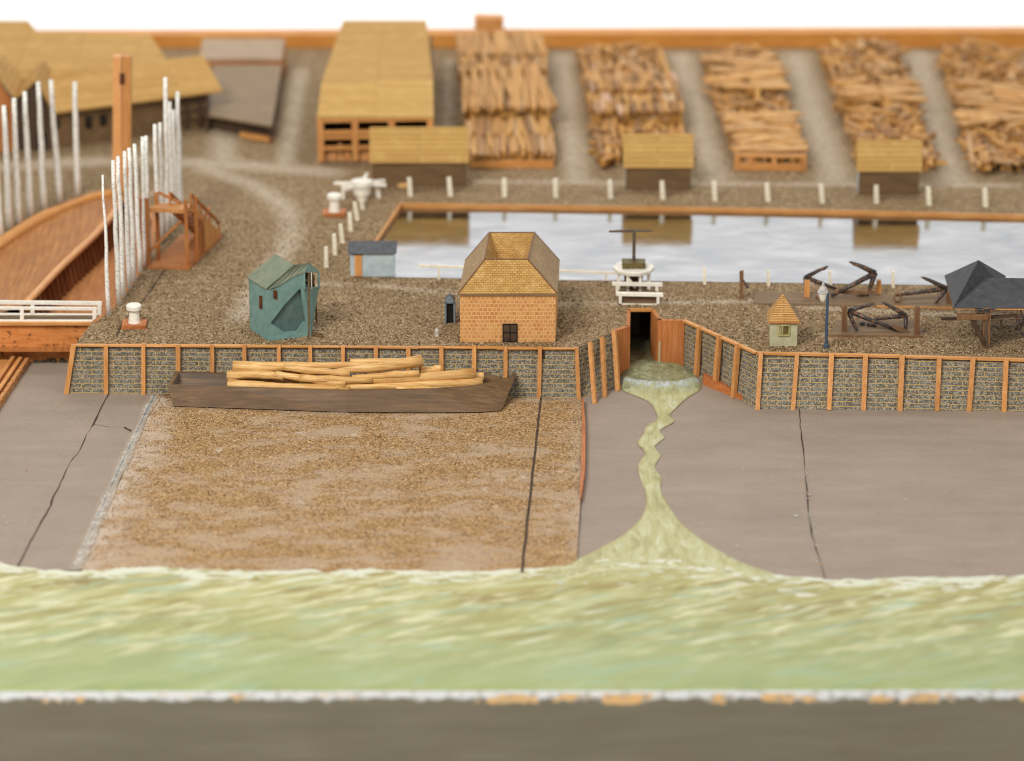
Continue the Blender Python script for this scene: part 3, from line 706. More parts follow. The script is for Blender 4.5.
px_r = [(761, 353.5, 757.5, 409), (797, 354.5, 793, 409), (831.5, 355, 829, 409.5), (865.5, 356, 863.5, 409.5), (902, 357, 900, 410), (939, 358, 937, 410), (973, 359, 969, 410.5), (1006, 360, 1004, 411), (1041, 361, 1039, 411.5), (1076, 362, 1074, 412), (1112, 363, 1110, 412.5)]
wall('quay_wall', 'long grey stone quay wall with orange posts right of the stream mouth', [notch[6], *q_r], [G(757, 409, ZM), G(900, 410, ZM), G(1024, 411.5, ZM), G(1250, 415, ZM)], px_r)
mb = MB(); P = []
# sill board at the foot of the right wing wall
a, b = G(703, 385, ZM), G(757, 407, ZM)
mb.hexa([a, b+Vector((0.3, -0.2, 0)), b+Vector((0.5, 0.6, 0)), a+Vector((0, 1.5, 0)), a+Vector((0.1, 0.3, 0.9)), b+Vector((0.2, 0.1, 0.25)), b+Vector((0.5, 0.6, 0.25)), a+Vector((0.1, 1.5, 0.9))])
tag(mb.build('foot_board', M['slab_side']), 'low orange brown board sloping along the foot of the right wing wall', 'board')
# ------------------------------------------------------------------ tunnel mouth of the stream
tm = thing('tunnel_mouth', 'dark timber lined tunnel mouth where the stream leaves below the white platform', 'tunnel', G(641, 362, ZM))
def slab(pts_top, zb, th, name, mat):
    a, b = pts_top; bk = Vector((0, 0, 1)).cross(b-a).normalized()*th
    mb = MB(); lo = Vector((0, 0, zb-a.z)); lo2 = Vector((0, 0, zb-b.z))
    mb.hexa([a+lo, b+lo2, b+bk+lo2, a+bk+lo, a, b, b+bk, a+bk]); mb.build(name, mat, tm)
N = notch
slab((N[0]+Vector((0.05, -.02, .03)), N[1]+Vector((0, 0, .03))), ZM-0.1, 0.5, 'side_plate', M['plate'])
slab((N[4]+Vector((0, 0, .03)), N[5]+Vector((-0.05, 0, .03))), ZM-0.1, 0.5, 'side_plate', M['plate'])
slab((N[1]+Vector((0, .02, .03)), N[2]+Vector((0, 0, .03))), ZM-0.1, 0.4, 'inner_wall', M['red_wood'])
slab((N[3]+Vector((0, 0, .03)), N[4]+Vector((0, .02, .03))), ZM-0.1, 0.4, 'inner_wall', M['red_wood'])
mb = MB(); a, b = N[2], N[3]
yb = basin[2].y-0.8
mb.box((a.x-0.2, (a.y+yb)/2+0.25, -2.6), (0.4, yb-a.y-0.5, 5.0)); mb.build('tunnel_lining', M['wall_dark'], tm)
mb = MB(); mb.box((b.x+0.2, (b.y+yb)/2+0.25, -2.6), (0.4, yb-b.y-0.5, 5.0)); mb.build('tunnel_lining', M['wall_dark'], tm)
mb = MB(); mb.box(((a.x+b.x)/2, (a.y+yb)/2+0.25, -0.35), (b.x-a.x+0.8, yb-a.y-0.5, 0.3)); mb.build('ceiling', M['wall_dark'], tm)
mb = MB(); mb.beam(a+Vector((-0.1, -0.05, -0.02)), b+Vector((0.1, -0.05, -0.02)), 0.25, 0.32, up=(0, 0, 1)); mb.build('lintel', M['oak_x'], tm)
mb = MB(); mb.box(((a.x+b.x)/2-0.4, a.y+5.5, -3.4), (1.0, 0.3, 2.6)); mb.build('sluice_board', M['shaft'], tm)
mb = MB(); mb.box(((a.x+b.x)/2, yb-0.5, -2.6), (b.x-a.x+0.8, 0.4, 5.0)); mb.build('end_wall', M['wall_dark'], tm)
mb = MB(); q = G(659.3, 363, ZM+0.3); mb.beam(q, q+Vector((0, 0.05, 2.4)), 0.15, 0.15); mb.build('post', M['green_wall'], tm)
# ------------------------------------------------------------------ dock on the left
dz = -3.3
dk = dock_l[::-1]+dock_r[::-1]
ring = [G(-70, 322)]+dock_l[::-1][1:]+dock_r[::-1]
mb = MB(); mb.poly([Vector((p.x, p.y, dz if p.y < G(0, 230).y else dz)) for p in ring])
dock = thing('dry_dock', 'orange varnished timber dock with curved sides behind the white gate fence', 'dock', G(40, 300, dz))
mb.build('floor', M['dock_floor'], dock)
mb = MB()
for a, b in zip(ring[:-1], ring[1:]):
    bk = Vector((0, 0, 1)).cross(b-a).normalized()*0.5
    mb.hexa([a+Vector((0, 0, dz)), b+Vector((0, 0, dz)), b+bk+Vector((0, 0, dz)), a+bk+Vector((0, 0, dz)), a+Vector((0, 0, .06)), b+Vector((0, 0, .06)), b+bk+Vector((0, 0, .06)), a+bk+Vector((0, 0, .06))])
mb.build('side_wall', M['dock_floor'], dock)
zd = -0.35
edge_px = smooth_px([(26, 304), (42, 287), (60, 268), (76, 253), (92, 238), (106, 223), (116, 210), (122, 198)], 3)
left_px = smooth_px([(-62, 322), (-45, 279), (0, 245), (30, 225), (60, 210), (92, 198), (110, 194), (122, 191)], 3)
er = [G(x, y, zd) for x, y in edge_px]; el = [G(x, y, zd+0.15) for x, y in left_px]
n = len(er); P = []
for i in range(n):
    for k in range(9):
        t = k/8; q = el[i].lerp(er[i], t); q.z += -0.55*math.sin(t*math.pi)*(1-i/n); P.append(q)
mb = MB(); mb.add(P, [(9*i+k, 9*i+k+1, 9*i+k+10, 9*i+k+9) for i in range(n-1) for k in range(8)])
mb.build('sloping_deck', M['dock_deck'], dock, smooth=True, fixn=True)
mb = MB(); mb.tube([p+Vector((0, 0, 0.02)) for p in er], 0.42, 6); mb.build('deck_edge', M['edge_light'], dock, smooth=True)
mb = MB(); mb.tube([p+Vector((0, 0, 0.03)) for p in el], [0.75]*12+[0.5]*(len(el)-12), 6); mb.build('deck_kerb', M['oak_x'], dock, smooth=True)
mb = MB(); P = []
for p in er: P += [p+Vector((-0.1, 0, -0.1)), Vector((p.x-0.1, p.y, dz))]
mb.add(P, [(2*i, 2*i+1, 2*i+3, 2*i+2) for i in range(n-1)]); mb.build('deck_side', M['dock_dark'], dock)
for i in range(26):
    t = i/25*(len(er)-4); k = int(t); p = er[k].lerp(er[min(k+1, len(er)-1)], t-k)
    hh = -dz+zd-0.1
    mb = MB(); mb.beam(Vector((p.x+0.55, p.y, dz)), Vector((p.x+0.08, p.y, zd-0.25-0.02*i)), 0.42, 0.42, j=0.04); mb.build('rib', M['dock_dark'], dock)
# gate wall in front of the dock
gx0, gx1 = XL, G(85, 345, -2).x
gz = V(40, 324, Y_GATE).z
gt = thing('dock_gate', 'stained orange gate wall with dark grime below the white fence', 'gate', Vector((G(40, 362, ZM).x, Y_GATE, ZM)))
Y2 = G(40, 318, gz).y + 1.2
mb = MB(); mb.hexa([(gx0, Y_GATE, ZM-0.1), (gx1-1.0, Y_GATE, ZM-0.1), (gx1-1.0, Y2, ZM-0.1), (gx0, Y2, ZM-0.1), (gx0, Y_GATE, gz), (gx1+1.4, Y_GATE, gz), (gx1+1.4, Y2, gz), (gx0, Y2, gz)]); mb.build('wall', M['gate_wood'], gt)
mb = MB(); mb.box(((gx0+gx1)/2+1.0, Y_GATE-0.05, gz+0.12), (gx1-gx0+2.4, 0.8, 0.26)); mb.build('coping', M['oak_x'], gt)
mb = MB(); mb.box(((gx0+gx1)/2+1.0, (Y_GATE+0.35+Y2)/2, gz+0.05), (gx1-gx0+2.4, Y2-Y_GATE-0.4, 0.1)); mb.build('walkway', M['deck_board'], gt)
mb = MB()
for i in range(26):
    x = G(0, 362, ZM).x+R.uniform(0, 7.5); mb.lathe((x, Y_GATE-0.12, ZM+0.05), [(R.uniform(.12, .35), 0), (R.uniform(.1, .2), R.uniform(.1, .35))], 6)
tag(mb.build('weed_debris', M['weed']), kind='stuff')
# launching way at the lower left
ways = thing('launching_way', 'orange timber launching way with notched rails at the lower left', 'ramp', G(5, 380, ZM))
e1, e0 = G(28, 361, ZM+.4), G(-28, 445, ZM+.4)
d = (e0-e1); sidev = Vector((-1, 0, 0))
def wpt(t, s, z): q = e1+d*t+sidev*s; return Vector((q.x, q.y, ZM+z))
mb = MB(); mb.hexa([wpt(1, 14, 0), wpt(1, 1.0, 0), wpt(0, 1.0, 0), wpt(0, 14, 0), wpt(1, 14, .55), wpt(1, 1.0, .55), wpt(0, 1.0, .55), wpt(0, 14, .55)]); mb.build('deck', M['oak_x'], ways)
for s, z in ((1.5, .8), (0.75, .7), (0.05, .5)):
    mb = MB()
    nn = 14 if s < 0.5 else 1
    for k in range(nn): mb.beam(wpt(k/nn, s, z-0.1), wpt((k+0.86)/nn, s, z-0.1), 0.42, 0.6 if s > .5 else .8, j=0.03)
    mb.build('rail', M['oak'], ways)
# ------------------------------------------------------------------ white gate fences
def fence(name, label, y, rails, posts, x0, x1, w=0.26):
    root = thing(name, label, 'fence', V((x0+x1)/2, rails[-1][0], y))
    for k, (p0, p1, h) in enumerate(rails):
        mb = MB(); mb.beam(V(x0, p0, y), V(x1[k] if isinstance(x1, list) else x1, p1, y), 0.34, h, j=0.015); mb.build('rail', M['white'], root)
    for (px, t, b) in posts:
        mb = MB(); mb.beam(V(px, b, y), V(px, t, y), w*1.5, w*1.3, j=0.01); mb.build('post', M['white'], root)
    return root
yfF = Y_GATE+0.25
fence('gate_fence', 'front white rail fence along the edge of the orange dock gate', yfF, [(306.8, 308.8, 0.26), (320.6, 320.9, 0.2)], [(-60, 307, 322), (22, 307.5, 321.5), (94.5, 309, 321.5)], -150, 97)
yfB = Y2-0.4
fence('gate_fence', 'rear white rail fence across the dock behind the front one', yfB, [(300.5, 303.3, 0.36), (313.6, 315.0, 0.2)], [(-50, 301, 314), (32.5, 302, 314.5), (99.5, 303, 316)], -150, 102)
# ------------------------------------------------------------------ white poles round the dock
def pole(bx, by, tx, ty, r0, r1, name, label, group, crook=0.12):
    b = G(bx, by); t = V(tx, ty, b.y); n = 7; pts = []
    for i in range(n):
        k = i/(n-1); p = b.lerp(t, k)
        if 0 < i < n-1: p += Vector((R.uniform(-crook, crook), R.uniform(-crook, crook), 0))
        pts.append(p)
    pts[0].z -= 0.15
    mb = MB(); mb.tube(pts, [r0+(r1-r0)*(i/(n-1))*R.uniform(0.9, 1.1) for i in range(n)], 8)
    return tag(mb.build(name, M['pole'], smooth=True, origin=b), label, 'pole', group)
GR = 'white poles along the right side of the dock'
pr = [(109, 316, 102.6, 175), (119, 304.5, 113, 160.5), (123.5, 297, 118, 156.5), (129.5, 289, 124.6, 151.2), (134, 282, 129, 148.2), (140, 272, 134.4, 144), (145.5, 265, 142.6, 137), (149, 259, 146, 136), (158, 246, 154.8, 124.5), (163, 241, 160, 122.8), (168.5, 235, 165.2, 77.5), (173, 228, 169.5, 102), (176, 222, 173, 110), (180.5, 216, 177.6, 92)]
lab = ['shortest and nearest white pole standing alone by the white fence end', 'white pole leading the close row, just behind the lone nearest pole']
for i, p in enumerate(pr):
    if i < 2: l = lab[i]
    elif i == 10: l = 'tallest white pole standing behind the red timber staging'
    elif i == 13: l = 'farthest right white pole in the clump behind the red timber staging'
    else: l = 'white pole %s from the near end of the row right of the dock' % nth(i)
    k = 1.0 if i < 10 else 1.15
    pole(*p, 0.29*k if i else 0.26, 0.2*k if i else 0.1, 'white_pole', l, GR, 0.07)
GL = 'white poles along the left side of the dock'
pls = [(1, 238, -6, 112), (9.5, 229, 3.7, 105.7), (19, 224, 14, 98.4), (31, 216, 24.7, 91.7), (44.5, 210, 38, 82), (60, 202, 50.8, 80), (78, 195.5, 74.8, 82)]
for i, p in enumerate(pls):
    l = ['leftmost white pole at the picture edge beside the dock', None, None, None, None, None, 'last white pole of the left row, apart from the others near the brown building'][i] or 'white pole %s from the left in the row left of the dock' % nth(i)
    pole(*p, 0.42, 0.26, 'white_pole', l, GL, 0.08)
# tall orange double post at the dock head
ps = thing('sheer_post', 'tall orange double post with a slot at the head of the dock', 'post', G(122, 190))
b = G(122, 191); yy = b.y
for dx in (-4.6, 4.3):
    mb = MB(); mb.beam(V(122+dx, 192, yy), V(122.5+dx*1.05, 55.5, yy), 0.98, 0.9, j=0.03); mb.build('upright', M['edge_light'] if dx < 0 else M['oak'], ps)
mb = MB(); mb.beam(V(122.4, 84, yy+0.1), V(122.4, 192, yy+0.1), 0.5, 0.7); mb.build('spacer', M['slab_side'], ps)
mb = MB(); mb.beam(V(122.3, 84, yy-0.3), V(122.3, 73, yy-0.3), 0.55, 0.5); mb.build('wedge', M['slot_dark'], ps)
# ------------------------------------------------------------------ red timber staging with stairs
stg = thing('timber_staging', 'red timber staging with railed stairs beside the row of white poles', 'staging', G(180, 262))
FL, FR = G(149, 266), G(187.5, 267.5)
zt = V(150, 208, FL.y).z
bdir = (G(222, 237)-G(188, 269))                # the base board runs back and to the right
mb = MB(); q = [G(147, 269), G(189, 270), G(223, 236.5), G(183, 236)]
mb.hexa([p+Vector((0, 0, -0.1)) for p in q]+[p+Vector((0, 0, 0.25)) for p in q], j=0.02); mb.build('base_board', M['red_wood'], stg)
dpv = Vector((0.9, 1.9, 0)); BL, BR = FL+dpv, FR+dpv
mb = MB(); pf = [FL, FR, BR, BL]; mb.hexa([Vector((p.x, p.y, zt-0.45)) for p in pf]+[Vector((p.x, p.y, zt)) for p in pf]); mb.build('platform', M['oak'], stg)
for p, h in ((FL, 1.1), (FR, 1.1), (BL, 1.2), (BR, .9)):
    mb = MB(); mb.beam(Vector((p.x, p.y-0.05, 0.1)), Vector((p.x, p.y-0.05, zt+h)), 0.4, 0.36, j=0.03); mb.build('post', M['red_wood'], stg)
for a, b in ((BL+Vector((0.2, 0, zt+1.2)), BR+Vector((-1.6, 0, zt+.1))), (FL+Vector((0.1, .3, 1.6)), FR+Vector((-.6, .4, zt-1.4))), (FR+Vector((0.2, .4, 2.2)), FR+bdir*.62+Vector((.2, 0, 4.6)))):
    mb = MB(); mb.beam(a, b, 0.26, 0.26); mb.build('brace', M['red_wood'], stg)
A0, A1 = G(222, 237)+Vector((-.3, -.2, 0.3)), Vector((FR.x+.5, FR.y+1.2, zt))
run = A0-A1; side = Vector((-run.y, run.x, 0)).normalized()*-1
if side.x > 0: side = -side
for k in range(8):
    t = (k+.3)/8; p = A1.lerp(A0, t)+side*1.2; mb = MB(); mb.box(p, (1.35, 2.4, .22), rz=math.atan2(run.y, run.x)); mb.build('stair_tread', M['red_wood'], stg)
for o in (Vector((0, 0, 0)), side*2.4):
    mb = MB(); mb.beam(A1+o+Vector((0, 0, -.25)), A0+o+Vector((0, 0, -.1)), .28, .75); mb.build('stringer', M['oak'], stg)
    mb = MB(); mb.beam(A1+o+Vector((0, 0, 1.35)), A0+o+Vector((0, 0, 1.5)), .26, .26); mb.build('handrail', M['red_wood'], stg)
    for k in range(4):
        p = A1.lerp(A0, k/3)+o; mb = MB(); mb.beam(p, p+Vector((0, 0, 1.4)), .24, .24); mb.build('baluster', M['red_wood'], stg)
p1, p2 = A1.lerp(A0, .42), A0
mb = MB(); mb.prism([Vector((p1.x, p1.y, .2)), Vector((p2.x, p2.y, .2)), p2+Vector((0, 0, .1)), p1+Vector((0, 0, -.5))], side*-.16); mb.build('side_board', M['oak'], stg)
for k in (.18, .32):
    p = A1.lerp(A0, k); mb = MB(); mb.beam(Vector((p.x, p.y, .2)), p, .32, .3); mb.build('post', M['red_wood'], stg)
# ------------------------------------------------------------------ bollards
def bollard(c, s, label, plate=True):
    root = thing('bollard', label, 'bollard', c)
    z0 = 0.0
    if plate:
        mb = MB(); mb.box(c+Vector((0, 0, 0.14)), (2.55*s, 2.3*s, 0.42), j=0.03); mb.build('base_plate', M['slab_side'], root); z0 = 0.34
    mb = MB(); mb.lathe(c+Vector((0, 0, z0)), [(0.66*s, 0), (0.6*s, 0.3*s), (0.5*s, 1.25*s), (0.62*s, 1.45*s), (0.8*s, 1.5*s), (0.82*s, 1.92*s), (0.7*s, 2.02*s)], 20); mb.build('bollard_drum', M['white'], root, smooth=False)
    return root
bollard(G(134.5, 325.5), 0.98, 'white painted bollard on an orange square plate beside the white fence')
bollard(G(334.5, 214), 1.0, 'blurry white bollard on a brown plate behind the line of leaning pegs')
c = G(437, 336); mb = MB(); mb.lathe(c, [(0.26, -.05), (0.22, 0.3), (0.2, 0.5), (0.26, 0.55), (0.1, 0.8), (0.03, 0.88)], 10)
tag(mb.build('mooring_stub', M['gutter_grey'], origin=c), 'tiny pale cone shaped stub left of the brick house', 'stub')
# white winch at the far left of the basin
wc = G(362, 200); w = thing('capstan', 'blurry white capstan with long bars at the far corner of the basin', 'capstan', wc)
mb = MB(); mb.lathe(wc+Vector((0, 0, 0.0)), [(0.6, 0), (0.6, 0.5), (0.95, 0.7), (1.0, 1.6), (1.25, 1.8), (1.25, 2.3)], 12); mb.build('drum', M['white'], w)
for a, b in ((-3.2, 0.8), (-2.2, -1.2), (2.6, 1.6), (2.8, 0.2), (0.5, 3.5)):
    mb = MB(); mb.beam(wc+Vector((0, 0, 1.95)), wc+Vector((a, b, 1.7+0.1*b)), 0.42, 0.42, w2=0.3); mb.build('bar', M['white'], w)
for a, b in ((-2.3, 0.4), (1.9, 1.0)):
    mb = MB(); mb.beam(wc+Vector((a, b, 0)), wc+Vector((a*.9, b*.9, 1.7)), 0.5, 0.5); mb.build('support', M['white'], w)
# ------------------------------------------------------------------ basin pegs and rail
def peg(bx, by, tx, ty, w, label, group):
    b = G(bx, by); t = V(tx, ty, b.y); mb = MB(); mb.beam(b+Vector((0, 0, -0.1)), t, w, w, j=0.03, w2=w*0.85)
    tag(mb.build('white_peg', M['peg'], origin=b), label, 'peg', group)
far = [(410.5, 195.5), (450.5, 195.5), (504.5, 196.5), (555.5, 197), (610.5, 198), (662.8, 199), (715, 200), (768, 201), (822.5, 202.5), (876.5, 203.5), (929, 205), (985.5, 206.5)]
for i, (x, y) in enumerate(far): peg(x, y, x-0.8+R.uniform(-.8, .8), y-18, 0.56, 'short white peg on the far edge of the basin, %s from the left' % nth(i), 'white pegs along the far edge of the basin')
lp = [(326.3, 267, 326, 247), (335, 254.5, 334, 234), (342.5, 242.5, 340.5, 224), (351, 231, 349.5, 213), (357.5, 220, 354.5, 202), (362.5, 209, 361, 193)]
for i, p in enumerate(lp): peg(*p, 0.46, 'leaning white peg left of the basin, %s from the blue shed' % nth(i), 'leaning white pegs left of the basin')
nr = [(704.7, 284.3, 704.3, 267), (768.8, 285.5, 768.4, 270), (830.5, 286, 830, 271), (893.3, 287.5, 893, 271)]
for i, p in enumerate(nr): peg(*p, 0.34, 'thin white peg on the near edge of the basin, %s right of the white platform' % nth(i), 'thin white pegs along the near edge of the basin')
y = basin[1].y-0.3
rl = thing('shore_rail', 'low thin white rail at the near edge of the basin behind the brick house', 'rail', G(520, 280))
mb = MB(); mb.beam(V(418, 265.5, y), V(617, 273, y), 0.22, 0.22); mb.build('rail', M['peg'], rl)
for x in (439, 500, 558.5, 606): mb = MB(); t = (x-418)/199; mb.beam(V(x, 266+7.5*t, y), V(x, 279+1.6*t, y), 0.24, 0.24); mb.build('post', M['peg'], rl)
# ------------------------------------------------------------------ brick house with hollow roof
bh = thing('brick_house', 'orange brick house with a hollow yellow tiled roof and a dark door', 'house', G(508, 342))
a, b = G(460, 342), G(555.5, 342); ez = V(508, 293, a.y).z; dep = 10.4
c_, d_ = b+Vector((0.35, dep, 0)), a+Vector((0.6, dep, 0))
mb = MB(); mb.hexa([a, b, c_, d_]+[Vector((p.x, p.y, ez)) for p in (a, b, c_, d_)], j=0.03); mb.build('wall', M['brick'], bh)
o = 0.18
E = [a+Vector((-o, -o, ez)), b+Vector((o, -o, ez)), c_+Vector((o, o, ez)), d_+Vector((-o, o, ez))]
rz_ = ez+3.0
T = [G(484.5, 259.7, rz_), G(527.8, 259.2, rz_), G(534.5, 232.6, rz_), G(489.3, 232.6, rz_)]
zi = rz_-2.6; cen = (T[0]+T[1]+T[2]+T[3])/4
I = [Vector((cen.x+(p.x-cen.x)*0.45, cen.y+(p.y-cen.y)*0.5, zi)) for p in T]
lo = [p+Vector((0, 0, -0.22)) for p in E]
mb = MB(); mb.add(lo+E, [(0, 1, 5, 4), (1, 2, 6, 5), (2, 3, 7, 6), (3, 0, 4, 7), (3, 2, 1, 0)]); mb.build('eaves', M['deck_board'], bh)
for i, mname in enumerate(('tile', 'roof_side', 'tile', 'roof_side')):
    k = (i+1) % 4; mb = MB(); mb.poly([E[i], E[k], T[k], T[i]]); mb.build('roof', M[mname], bh)
for i in range(4):
    k = (i+1) % 4; mb = MB(); mb.poly([T[i], T[k], I[k], I[i]]); mb.build('inner_roof', M['tile'], bh)
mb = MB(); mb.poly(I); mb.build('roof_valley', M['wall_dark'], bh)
mb = MB()
for i in range(4):
    mb.beam(T[i]+Vector((0, 0, .02)), T[(i+1) % 4]+Vector((0, 0, .02)), 0.12, 0.1); mb.beam(E[i], T[i], 0.14, 0.12)
mb.build('ridge', M['weathered'], bh)
mb = MB(); x0, x1 = V(503, 330, a.y).x, V(517, 330, a.y).x; zt2 = V(510, 324, a.y).z
mb.box(((x0+x1)/2, a.y-0.03, zt2/2+0.05), (x1-x0, 0.12, zt2)); dr = mb.build('door', M['wall_dark'], bh)
mb = MB()
for x in (x0, (x0+x1)/2, x1): mb.box((x, a.y-0.1, zt2/2+0.05), (0.09, 0.08, zt2+0.05))
for z in (0.12, zt2*0.55, zt2+0.03): mb.box(((x0+x1)/2, a.y-0.11, z), (x1-x0+0.08, 0.07, 0.08))
mb.build('frame', M['black'], dr)
# sentry box
sb_ = thing('sentry_box', 'small grey blue sentry box with pointed top left of the brick house', 'sentry box', G(450, 323.5))
q = G(450, 323.5); hh = V(450, 302, q.y).z; ht = V(450, 297, q.y).z
out = [(-.55, 0), (.55, 0), (.55, hh), (.3, hh+(ht-hh)*.65), (0, ht), (-.3, hh+(ht-hh)*.65), (-.55, hh)]
mb = MB(); mb.prism([q+Vector((x, 0.25, z)) for x, z in out], (0, 1.0, 0)); mb.build('body', M['slate'], sb_)
mb = MB()
for x in (-.46, .46): mb.box(q+Vector((x, 0.06, hh/2)), (0.18, 0.36, hh))
mb.prism([q+Vector((x, -0.12, z)) for x, z in ((-.55, hh-.12), (.55, hh-.12), (.55, hh+.05), (.3, hh+(ht-hh)*.65), (0, ht+.03), (-.3, hh+(ht-hh)*.65), (-.55, hh+.05))], (0, .36, 0))
mb.build('front_frame', M['blue_grey'], sb_)
mb = MB(); mb.box(q+Vector((0, 0.2, hh/2)), (0.72, 0.06, hh-.1)); mb.build('opening', M['black'], sb_)
# ------------------------------------------------------------------ blue shed
sh = thing('blue_shed', 'small pale blue shed with slate roof and orange door at the basin corner', 'shed', G(372, 276))
a, b = G(350.5, 276.5), G(394.5, 276.5); ez = V(372, 253, a.y).z; dp = 3.4
c_, d_ = b+Vector((0, dp, 0)), a+Vector((0, dp, 0))
mb = MB(); mb.hexa([a, b, c_, d_]+[Vector((p.x, p.y, ez)) for p in (a, b, c_, d_)], j=0.02); mb.build('wall', M['blue_wall'], sh)
rz_ = ez+0.75; ym = a.y+dp/2
mb = MB(); L = [Vector((a.x-.25, a.y-.3, ez)), Vector((b.x+.25, a.y-.3, ez)), Vector((b.x+.25, a.y+dp+.3, ez)), Vector((a.x-.25, a.y+dp+.3, ez))]
r0, r1 = Vector((a.x-.25, ym+.2, rz_)), Vector((b.x+.25, ym+.2, rz_))
mb.add(L+[r0, r1], [(0, 1, 5, 4), (2, 3, 4, 5), (1, 2, 5), (3, 0, 4), (3, 2, 1, 0)]); mb.build('roof', M['slate'], sh)
x0, x1 = V(354.5, 265, a.y).x, V(362, 265, a.y).x
mb = MB(); mb.box(((x0+x1)/2, a.y-.04, ez*.47), (x1-x0, .14, ez*.9)); dr = mb.build('door', M['oak'], sh)
mb = MB(); mb.box(((x0+x1)/2, a.y-.06, ez*.94), (x1-x0+.2, .16, .14)); mb.build('lintel', M['wall_brown'], dr)
# ------------------------------------------------------------------ three small tan roofed huts
def hut(x0, x1, yt, ye, yb, label, i):
    root = thing('yard_hut', label, 'hut', G((x0+x1)/2, yb), 'small tan roofed huts behind the basin')
    a, b = G(x0+1.5, yb), G(x1-1.5, yb); ez = V(x0, ye, a.y).z; dp = 2.8
    c_, d_ = b+Vector((0, dp, 0)), a+Vector((0, dp, 0))
    for nm, p, q in (('front_wall', a, b), ):
        mb = MB(); mb.hexa([a, b, b+Vector((0, .3, 0)), a+Vector((0, .3, 0))]+[Vector((v.x, v.y, ez)) for v in (a, b, b+Vector((0, .3, 0)), a+Vector((0, .3, 0)))]); mb.build(nm, M['wall_brown'], root)
    rz = ez+(ye-yt-dp*0.5*3.0)/8.4; ym = a.y+dp/2
    mb = MB()
    for p in (a, b):
        s = 0.0 if p is a else -0.25
        mb.prism([Vector((p.x+s, a.y+.3, 0)), Vector((p.x+s, a.y+dp, 0)), Vector((p.x+s, a.y+dp, ez)), Vector((p.x+s, ym, rz-.1)), Vector((p.x+s, a.y+.3, ez))], (.25, 0, 0))
    mb.build('end_wall', M['blue_wall'] if i else M['wall_brown'], root)
    mb = MB(); mb.box(((a.x+b.x)/2, a.y+dp-.15, ez/2), (b.x-a.x-.5, .3, ez)); mb.build('back_wall', M['wall_brown'], root)
    e = 0.3; F = [Vector((a.x-e, a.y-e, ez)), Vector((b.x+e, a.y-e, ez)), Vector((b.x+e, ym, rz)), Vector((a.x-e, ym, rz))]
    B = [Vector((a.x-e, a.y+dp+e, ez)), Vector((b.x+e, a.y+dp+e, ez)), Vector((b.x+e, ym, rz)), Vector((a.x-e, ym, rz))]
    up = Vector((0, 0, .16)); mb = MB(); mb.hexa(F+[p+up for p in F]); mb.hexa([B[1], B[0], B[3], B[2]]+[p+up for p in (B[1], B[0], B[3], B[2])]); mb.build('roof', M['roof_hut'], root)
hut(371, 468, 127, 162.5, 187, 'widest tan roofed brown hut in front of the long open shed', 0)
hut(624, 692, 134, 167.5, 190, 'tan roofed brown hut before the pale timber stack, middle of three huts', 1)
hut(857, 920, 140, 171.5, 195, 'narrowest tan roofed brown hut before the jumbled stack at right', 2)
# ------------------------------------------------------------------ large buildings at the back left
lg = thing('timber_shed', 'large open fronted shed with orange frame and long tan roof', 'shed', G(376, 161))
a, b = G(319, 161.5), G(432.5, 158); yF = a.y; ez = V(376, 118, yF).z
def UZ(px, py, z): return G(px, py, z)
E0, E1 = V(317, 117, yF-.3), V(433.5, 115, yF-.3); E0.z = E1.z = ez
S0, S1 = G(321.5, 85, ez+1.5), G(433, 83, ez+1.5)
B0, B1 = G(343, 22.5, ez+2.6), G(426.5, 22.5, ez+2.6)
Z = Vector((0, 0, .3))
mb = MB(); mb.hexa([E0, E1, S1, S0, E0+Z, E1+Z, S1+Z, S0+Z]); mb.build('front_roof', M['roof_hut'], lg)
mb = MB(); mb.hexa([S0, S1, B1, B0, S0+Z, S1+Z, B1+Z, B0+Z]); mb.build('main_roof', M['roof_tan'], lg)
for x in (321, 355.5, 392, 430.5):
    bt = 161.3-(x-319)*.03; mb = MB(); mb.beam(V(x, bt, yF), Vector((V(x, bt, yF).x, yF, ez)), .75, .7); mb.build('post', M['oak'], lg)
for yp in (119.5, 131.5, 136.5, 147):
    mb = MB(); mb.beam(V(319, yp+1, yF-.05), V(432, yp-1, yF-.05), .4, .42); mb.build('rail', M['oak_x'], lg)
mb = MB(); mb.box(((a.x+b.x)/2, yF+11, ez/2), (b.x-a.x-1, .4, ez)); mb.build('back_wall', M['wall_dark'], lg)  # screen added at mid depth to keep the open bays dark
for p, s in ((a, .3), (b, -.3)):
    mb = MB(); mb.beam(Vector((p.x+s, yF+.6, ez/2)), Vector((p.x+s+(1.6 if p is a else -.6), yF+38, ez/2)), .3, ez); mb.build('side_wall', M['wall_dark'], lg)
mb = MB(); mb.box(((B0.x+B1.x)/2, B0.y-.5, (ez+2.4)/2), (B1.x-B0.x-.6, .4, ez+2.4)); mb.build('gable_wall', M['wall_dark'], lg)
for k in range(26):
    x = a.x+.6+k*(b.x-a.x-1.2)/25; mb = MB(); hh = R.uniform(1.5, 2.0); mb.beam(Vector((x, yF+.35, 0)), Vector((x+R.uniform(-.3, .3), yF+.9, hh)), .36, .36, j=.03)
    tag(mb.build('stacked_plank', M['oak'], origin=(x, yF+.35, 0)), 'short upright plank leaning inside the open front of the large shed', 'plank', 'short planks inside the open shed')
